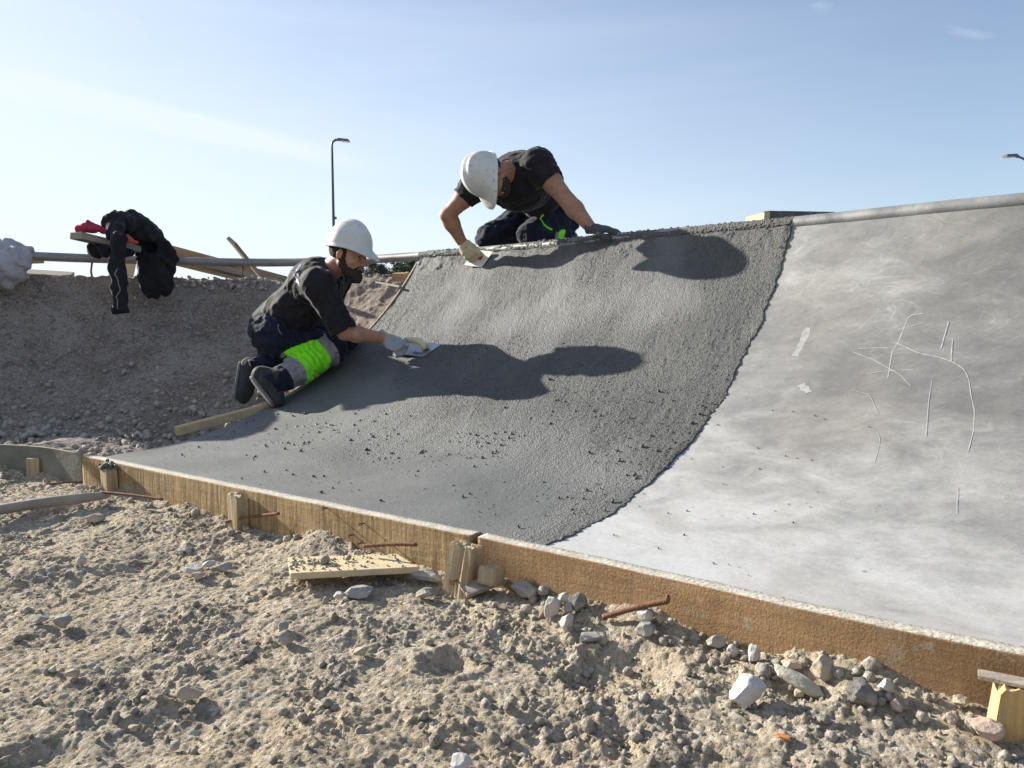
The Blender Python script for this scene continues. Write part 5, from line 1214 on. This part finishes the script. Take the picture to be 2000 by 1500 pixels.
    d = J['pelvis'] - J['mid']; d /= np.linalg.norm(d); S.plane(J['pelvis'] + d * .02, d); sobj('t_shirt', S, M_SHIRT, root, 2)
    lo, hi = bounds([J[k] for k in ('pelvis', 'hipR', 'hipL', 'kneeR', 'kneeL', 'ankR', 'ankL')], .16); S = SDF(lo, hi, .0055)
    S.cap(J['hipR'] + [.02, 0, 0], J['hipL'] + [-.02, 0, 0], .135, .135, .05)
    for s_ in 'RL': a = J['ank' + s_]; kn = J['knee' + s_]; S.chain([J['hip' + s_], kn], [.115, .088], .04); S.cap(kn, a, .085, .068, .03, cutb=True)
    S.fold(wrinkle(41, .014, (14, 14, 18))); S.fold(wrinkle(42, .005, (36, 36, 36))); V, Q = S.mesh(2); bvt = bvh_of(V, Q)
    fc = V[Q].mean(1); kn, a = J['kneeL'], J['ankL']; ax_ = (a - kn) / np.linalg.norm(a - kn); tl = (fc - kn) @ ax_; rad = np.linalg.norm(fc - kn - np.outer(tl, ax_), axis=1); Ls = np.linalg.norm(a - kn)
    b2 = (tl > Ls * .52) & (tl < Ls * .74) & (rad < .10) & (fc[:, 2] < J['hipL'][2] - .08); b1 = (tl > Ls * .40) & (tl <= Ls * .52) & (rad < .10) & (fc[:, 2] < J['hipL'][2] - .08)
    v, q = sub_faces(V, Q, ~(b1 | b2)); tr = link('work_trousers', np_mesh('work_trousers', v, q), M_TROUS, root)
    for nm, mk, mt in (('neon_panel', b2, M_NEON), ('reflective_band', b1, M_REFL)): v, q = sub_faces(V, Q, mk); link(nm, np_mesh(nm, v, q), mt, tr)
    tube_on(bvt, [P(1061, 418, 4.8), P(1056, 425, 4.8), P(1052, 434, 4.78), P(1058, 441, 4.76), P(1068, 445, 4.76), P(1080, 447, 4.78)], .0065, M_NEON, 'neon_piping', tr)
    boot(root, J['ankL'] + [.02, 0, 0], P(1118, 452, 5.08), P(1112, 478, 5.28), J['ankL'] + [-.05, 0, .0]); boot(root, J['ankR'] + [.02, 0, 0], J['ankR'] + [.05, .0, .05], J['ankR'] + [.06, .14, -.06], J['ankR'] + [-.05, 0, .0])
    glove(root, hand, M_GLOVE2); glove(root, handL, M_GLOVED, 'work_glove', .03)
    return root, J, hand
W2, J2, HND2 = worker_two()

# ------------------------------------------------------------------ tools
def plate_obj(name, corners, n, th, mat, label, cat):
    C = np.array(corners); V = np.vstack([C, C + np.array(n) * th]); F = [(3, 2, 1, 0), (4, 5, 6, 7), (0, 1, 5, 4), (1, 2, 6, 5), (2, 3, 7, 6), (3, 0, 4, 7)]
    c = C.mean(0); root = tag(empty(name, c), label, cat); me = np_mesh('plate', V, F); bm = bmesh.new(); bm.from_mesh(me); bmesh.ops.recalc_face_normals(bm, faces=bm.faces[:]); bmesh.ops.bevel(bm, geom=bm.edges[:], offset=.001, segments=1, affect='EDGES'); bm.to_mesh(me); bm.free()
    return root, link('plate', me, mat, root, smooth=False)
p0, n0, _, _ = on_ramp(815, 684); ex = on_ramp(842, 699)[0] - on_ramp(765, 696)[0]; ex -= n0 * ex.dot(n0); ex /= np.linalg.norm(ex); ey = np.cross(n0, ex); base = on_ramp(815, 685)[0] + n0 * .012
def pl(a, b, h=0): return base + ex * a + ey * b + n0 * h
FLR, plt = plate_obj('plastering_float', [pl(-.135, -.065), pl(.105, -.065), pl(.145, .065), pl(-.095, .065)], n0, .005, M_TOOL, 'flat rectangular float with a pale wooden handle pressed on the wet concrete', 'float')
hnd = MB(); pts = [pl(-.06, .0, .055), pl(-.02, .0, .060), pl(.03, .0, .062), pl(.052, 0, .058), pl(.066, 0, .040), pl(.085, -.004, .014)]
hnd.tube(pts, [.015, .017, .018, .019, .019, .022], 14); hnd.build('handle', M_HANDLE, FLR, smooth=True)
m_ = MB()
for k, (a, w_) in enumerate(((.015, .016), (.036, .012), (.056, .015), (.076, .010))): 
    m_.tube([pl(a, -.050, .0055), pl(a + .007, -.030, .0055), pl(a + w_ * .7, -.050, .0055)], .0022, 4)
mk = m_.build('printed_mark', M_BLUE, FLR)
p0, n0, _, _ = on_ramp(930, 512); ex = on_ramp(948, 521)[0] - on_ramp(908, 521)[0]; ex -= n0 * ex.dot(n0); ex /= np.linalg.norm(ex); ey = np.cross(n0, ex); n0 = n0 - ey * .25 ; n0 /= np.linalg.norm(n0); ey = np.cross(n0, ex); base = on_ramp(928, 522)[0] + n0 * .01
TRO, _p = plate_obj('finishing_trowel', [pl(-.085, 0), pl(.065, 0), pl(.10, .115), pl(-.055, .115)], n0, .003, simple('bright_trowel_plate', (.66, .63, .55), .5, .12, 20, .0006, .25), 'small bright rectangular trowel with a red handle under the cream glove below the pipe', 'trowel')
hnd = MB(); hg = HND2; g1 = (hg['ch'][1][1] + hg['ch'][2][1]) / 2 * .5 + (hg['ch'][1][3] + hg['ch'][2][3]) / 2 * .5; dirx = np.array(ex) * .9 + np.array([0, 0, -.1]); pts = [g1 - dirx * .06, g1, g1 + dirx * .03, g1 + dirx * .065]
hnd.tube(pts, [.014, .017, .017, .013], 12); hnd.build('handle', M_RED, TRO, smooth=True)
hnd = MB(); hnd.tube([pl(.0, .06, .003), g1 - np.array(n0) * .01], .005, 8); hnd.build('shank', M_TOOL, TRO, smooth=True)

# ------------------------------------------------------------------ clothes left on the rim
def eE(S, px, py, Y, wpx, hpx, dy, rot=0, k=.03, sub=False):
    m = mpp(Y); c_, s_ = math.cos(rot), math.sin(rot); M = np.array([[c_, 0, s_], [0, 1, 0], [-s_, 0, c_]]).T if False else np.column_stack([(c_, 0, -s_), (0, 1, 0), (s_, 0, c_)])
    S.ell(P(px, py, Y), (wpx * m / 2, dy, hpx * m / 2), M, k, sub)
def strip(S, pts, ws, th, k=.02):
    """flattened capsules: list of (px,py,Y), widths in px, thickness ratio"""
    for i in range(len(pts) - 1):
        a = P(*pts[i]); b = P(*pts[i + 1]); S.cap(a, b, ws[i] * mpp(pts[i][2]) / 2, ws[i + 1] * mpp(pts[i + 1][2]) / 2, k, flat=((0, 1, 0), th))
lo, hi = bounds([P(140, 410, 4.8), P(350, 625, 4.8), P(150, 410, 5.6), P(350, 625, 5.6)], .03); S = SDF(lo, hi, .006)
strip(S, [(222, 436, 5.1), (228, 470, 4.98), (231, 540, 4.97), (235, 602, 4.97)], [40, 30, 28, 34], 2.0)
eE(S, 262, 446, 5.35, 96, 58, .10, .30); eE(S, 232, 436, 5.2, 54, 44, .09, .1); eE(S, 288, 466, 5.45, 66, 50, .09, .5); eE(S, 305, 500, 5.42, 74, 70, .045, .3); eE(S, 300, 535, 5.38, 60, 92, .032, .06); S.cap(P(318, 492, 5.42), P(341, 506, 5.42), .05, .02, .02, flat=((0, 1, 0), 1.6)); S.cap(P(341, 506, 5.42), P(322, 560, 5.40), .02, .05, .03, flat=((0, 1, 0), 1.6))
eE(S, 196, 490, 5.12, 50, 28, .05, .1, .01); eE(S, 245, 492, 5.2, 26, 14, .04, .2, .01)
S.fold(wrinkle(51, .020, (16, 14, 9), [(.8, .1, .55), (0, 1, 0), (-.5, 0, .8)])); S.fold(wrinkle(52, .009, (32, 28, 16))); S.fold(lambda x, y, z: .005 * np.sin(x * 80 + z * 14 + 2.5 * vn3(x * 9, y * 9, z * 9, 3)))
S.cap(P(100, 446, 4.87), P(290, 482, 5.36), .035, .05, .004, sub=True, flat=((0, 1, 0), .5))
S.plane(P(235, 613, 4.97), (.1, 0, -1))
jk, JV, JQ = sobj('dark_jacket', S, M_JACKET, None, 2); tag(jk, 'black fleece jacket draped over the end of the long plank with a sleeve hanging down', 'jacket')
bj = bvh_of(JV, JQ); tube_on(bj, [P(216, 520 + k * 8, 4.85) for k in range(12)], .003, M_REFL, 'piping', jk, .0015)
lo, hi = bounds([P(140, 425, 4.9), P(262, 480, 5.2)], .05); S = SDF(lo, hi, .005); 
eE(S, 172, 447, 5.05, 58, 16, .05, .05, .01); eE(S, 174, 443, 5.04, 30, 16, .02, 0, .01); S.cap(P(172, 431, 5.03), P(200, 450, 5.06), .005, .018, .012); S.cap(P(172, 431, 5.03), P(150, 450, 5.02), .005, .012, .012); S.cap(P(200, 452, 5.05), P(238, 458, 5.1), .012, .012, .01)
S.fold(wrinkle(61, .006, (34, 24, 34))); rc, _, _ = sobj('red_cloth', S, M_REDC, None); tag(rc, 'crumpled red cloth on the tip of the long plank beside the jacket', 'cloth')
lo, hi = bounds([P(235, 450, 4.95), P(275, 480, 5.15)], .04); S = SDF(lo, hi, .005); S.cap(P(243, 457, 5.12), P(252, 470, 5.08), .018, .022, .02); S.cap(P(252, 470, 5.08), P(268, 474, 5.1), .014, .008, .01); S.fold(wrinkle(62, .008, (30, 26, 30))); rl, _, _ = sobj('red_lining', S, simple('red_lining_fabric', (.50, .09, .05), .85, .2, 20, .002), jk)
# grey cloth at far left over the pipe
lo, hi = bounds([P(-190, 440, 4.7), P(95, 565, 4.8), P(-190, 440, 5.35)], .04); S = SDF(lo, hi, .007)
eE(S, -60, 480, 5.10, 210, 60, .12, .22); eE(S, 5, 496, 5.12, 120, 44, .11, .38); eE(S, 2, 522, 5.02, 104, 84, .075, -.35); eE(S, -70, 530, 4.92, 140, 92, .08, 0); S.cap(P(10, 476, 5.14), P(60, 484, 5.18), .028, .022, .03)
S.cap(P(48, 494, 5.08), P(10, 548, 5.02), .045, .05, .03, flat=((0, 1, 0), 1.6))
S.fold(wrinkle(71, .016, (9, 14, 14), [(.8, .1, .6), (0, 1, 0), (-.6, 0, .8)])); S.fold(wrinkle(72, .007, (26, 26, 22))); S.fold(lambda x, y, z: .010 * np.sin((x * .75 + z * .65) * 62 + 2.2 * vn3(x * 7, y * 7, z * 7, 5))); gc, _, _ = sobj('grey_cloth', S, M_GREYC, None, 2); tag(gc, 'light grey cloth draped over the pipe at the left edge', 'cloth')
lo, hi = bounds([P(-60, 530, 4.9), P(50, 560, 5.3)], .05); S = SDF(lo, hi, .006); eE(S, 0, 546, 5.22, 90, 24, .05, -.1); S.fold(wrinkle(81, .014, (20, 20, 20))); dc, _, _ = sobj('dark_cloth', S, M_JACKET, None); tag(dc, 'crumpled dark cloth on the soil beneath the grey cloth', 'cloth')
#==SECTION FAR==
# ------------------------------------------------------------------ street lamps
def street_lamp(top, hgt, reach, dirv, label, rb=.085, rt=.045, bracket=False):
    top = np.array(top); dirv = np.array(dirv, float); dirv /= np.linalg.norm(dirv); bend = reach
    base = top - dirv * bend; base[2] = top[2] - hgt; root = tag(empty('street_lamp', base), label, 'street lamp', 'street lamps beyond the site')
    m = MB(); pts = []; rr = []
    for f in np.linspace(0, 1, 12): pts.append(base + np.array([0, 0, (hgt - bend * 1.6) * f])); rr.append(rb + (rt - rb) * f)
    c = pts[-1].copy()
    for a in np.linspace(.12, 1, 9):
        pts.append(c + dirv * bend * (a**2.6) + np.array([0, 0, bend * 1.6 * math.sin(a * math.pi / 2)])); rr.append(rt * .9)
    m.tube(pts, rr, 12); pole = m.build('pole', M_POLE, root, smooth=True)
    m = MB(); hd = top + dirv * .36 + np.array([0, 0, .02]); M = frame(dirv + [0, 0, -.10], (0, 0, 1)); m.box(hd, .74, .30, .13, M, .72, .03); m.box(hd - dirv * .40 + [0, 0, .0], .10, .14, .12, M, .8, .02); lh = m.build('lamp_head', M_LAMP, root)
    m = MB(); m.box(hd + M @ np.array([.12, 0, -.075]), .42, .24, .045, M, 1, .02); m.build('lamp_glass', M_GLASS, lh)
    if bracket: m = MB(); m.tube([P(649, 424, top[1]), P(654, 424, top[1])], .06, 8); m.tube([P(654, 424, top[1]), P(655, 428, top[1])], .09, 8); m.build('bracket', M_LAMP, pole)
    m = MB(); m.tube([base + [0, 0, -.1], base + [0, 0, .5]], .14, 12); m.build('base_cover', M_POLE, root); return root
street_lamp(P(657, 274, 41.0), P(657, 274, 41.0)[2] - .9, .24, (1, .0, 0), 'tall dark curved street lamp rising behind the kneeling worker', .095, .062, True)
tp = P(1986, 306, 34.0); street_lamp(tp, tp[2] - .9, .9, (-.96, -.28, .0), 'street lamp reaching in from the right edge with a bright end', .08, .05)
# ------------------------------------------------------------------ trees beyond the bank
def tree(c, h, wd, seed, label):
    r = np.random.RandomState(seed); root = tag(empty('evergreen_tree', c), label, 'tree', 'trees beyond the bank'); c = np.array(c)
    m = MB(); tk = [c + np.array([.12 * math.sin(k * 1.3 + seed), 0, h * .9 * k / 6]) for k in range(7)]; m.tube(tk, np.linspace(.17, .03, 7), 8)
    brs = []
    for k in range(9): f = .25 + .6 * k / 9; a = k * 2.4 + seed; p = c + np.array([0, 0, h * f]); L_ = wd * .5 * (1.1 - f) + .3; q = p + np.array([math.cos(a) * L_, math.sin(a) * L_, L_ * .5]); m.tube([p, (p + q) / 2 + [0, 0, .1], q], [.06, .04, .015], 6); brs.append(q)
    m.build('trunk', M_BARK, root, smooth=True)
    cl = [c + np.array([0, 0, h * f]) + np.array([r.randn() * wd * .22, r.randn() * wd * .22, 0]) for f in np.linspace(.28, 1.0, 16)] + brs
    n = 5200; k = r.randint(0, len(cl), n); ctr_ = np.array(cl)[k]; f = (ctr_[:, 2] - c[2]) / h; sp = wd * .18 * (1.25 - f)[:, None]
    p = ctr_ + r.randn(n, 3) * sp * [1, 1, .9]; a = r.randn(n, 3); a /= np.linalg.norm(a, axis=1)[:, None]; b = np.cross(a, r.randn(n, 3)); b /= np.linalg.norm(b, axis=1)[:, None]; s = (.05 + .06 * r.rand(n))[:, None]
    V = np.stack([p - a * s, p + b * s * .5, p + a * s, p - b * s * .5], 1).reshape(-1, 3); link('crown', np_mesh('crown', V, np.arange(n * 4).reshape(-1, 4)), M_LEAF, root, smooth=False)
TR = [(722, 515, 68, 3.0, 'grey-green tree seen just right of the bearded face'), (742, 511, 66, 2.4, 'dark bare-trunked tree right of the face below the pipe'), (760, 513, 70, 2.6, 'middle dark tree below the pipe'), (778, 517, 72, 2.4, 'loose tree left of the ramp edge below the pipe'),
      (793, 509, 66, 2.8, 'tall dark tree nearest the upper ramp edge'), (812, 506, 67, 2.8, 'dark tree partly hidden behind the ramp edge'), (700, 524, 74, 2.6, 'low tree mostly hidden behind the bearded face')]
for i, (px, py, Y, wd, lab) in enumerate(TR):
    t_ = P(px, py, Y); tree((t_[0], Y, .9), t_[2] - .9, wd, 60 + i, lab)
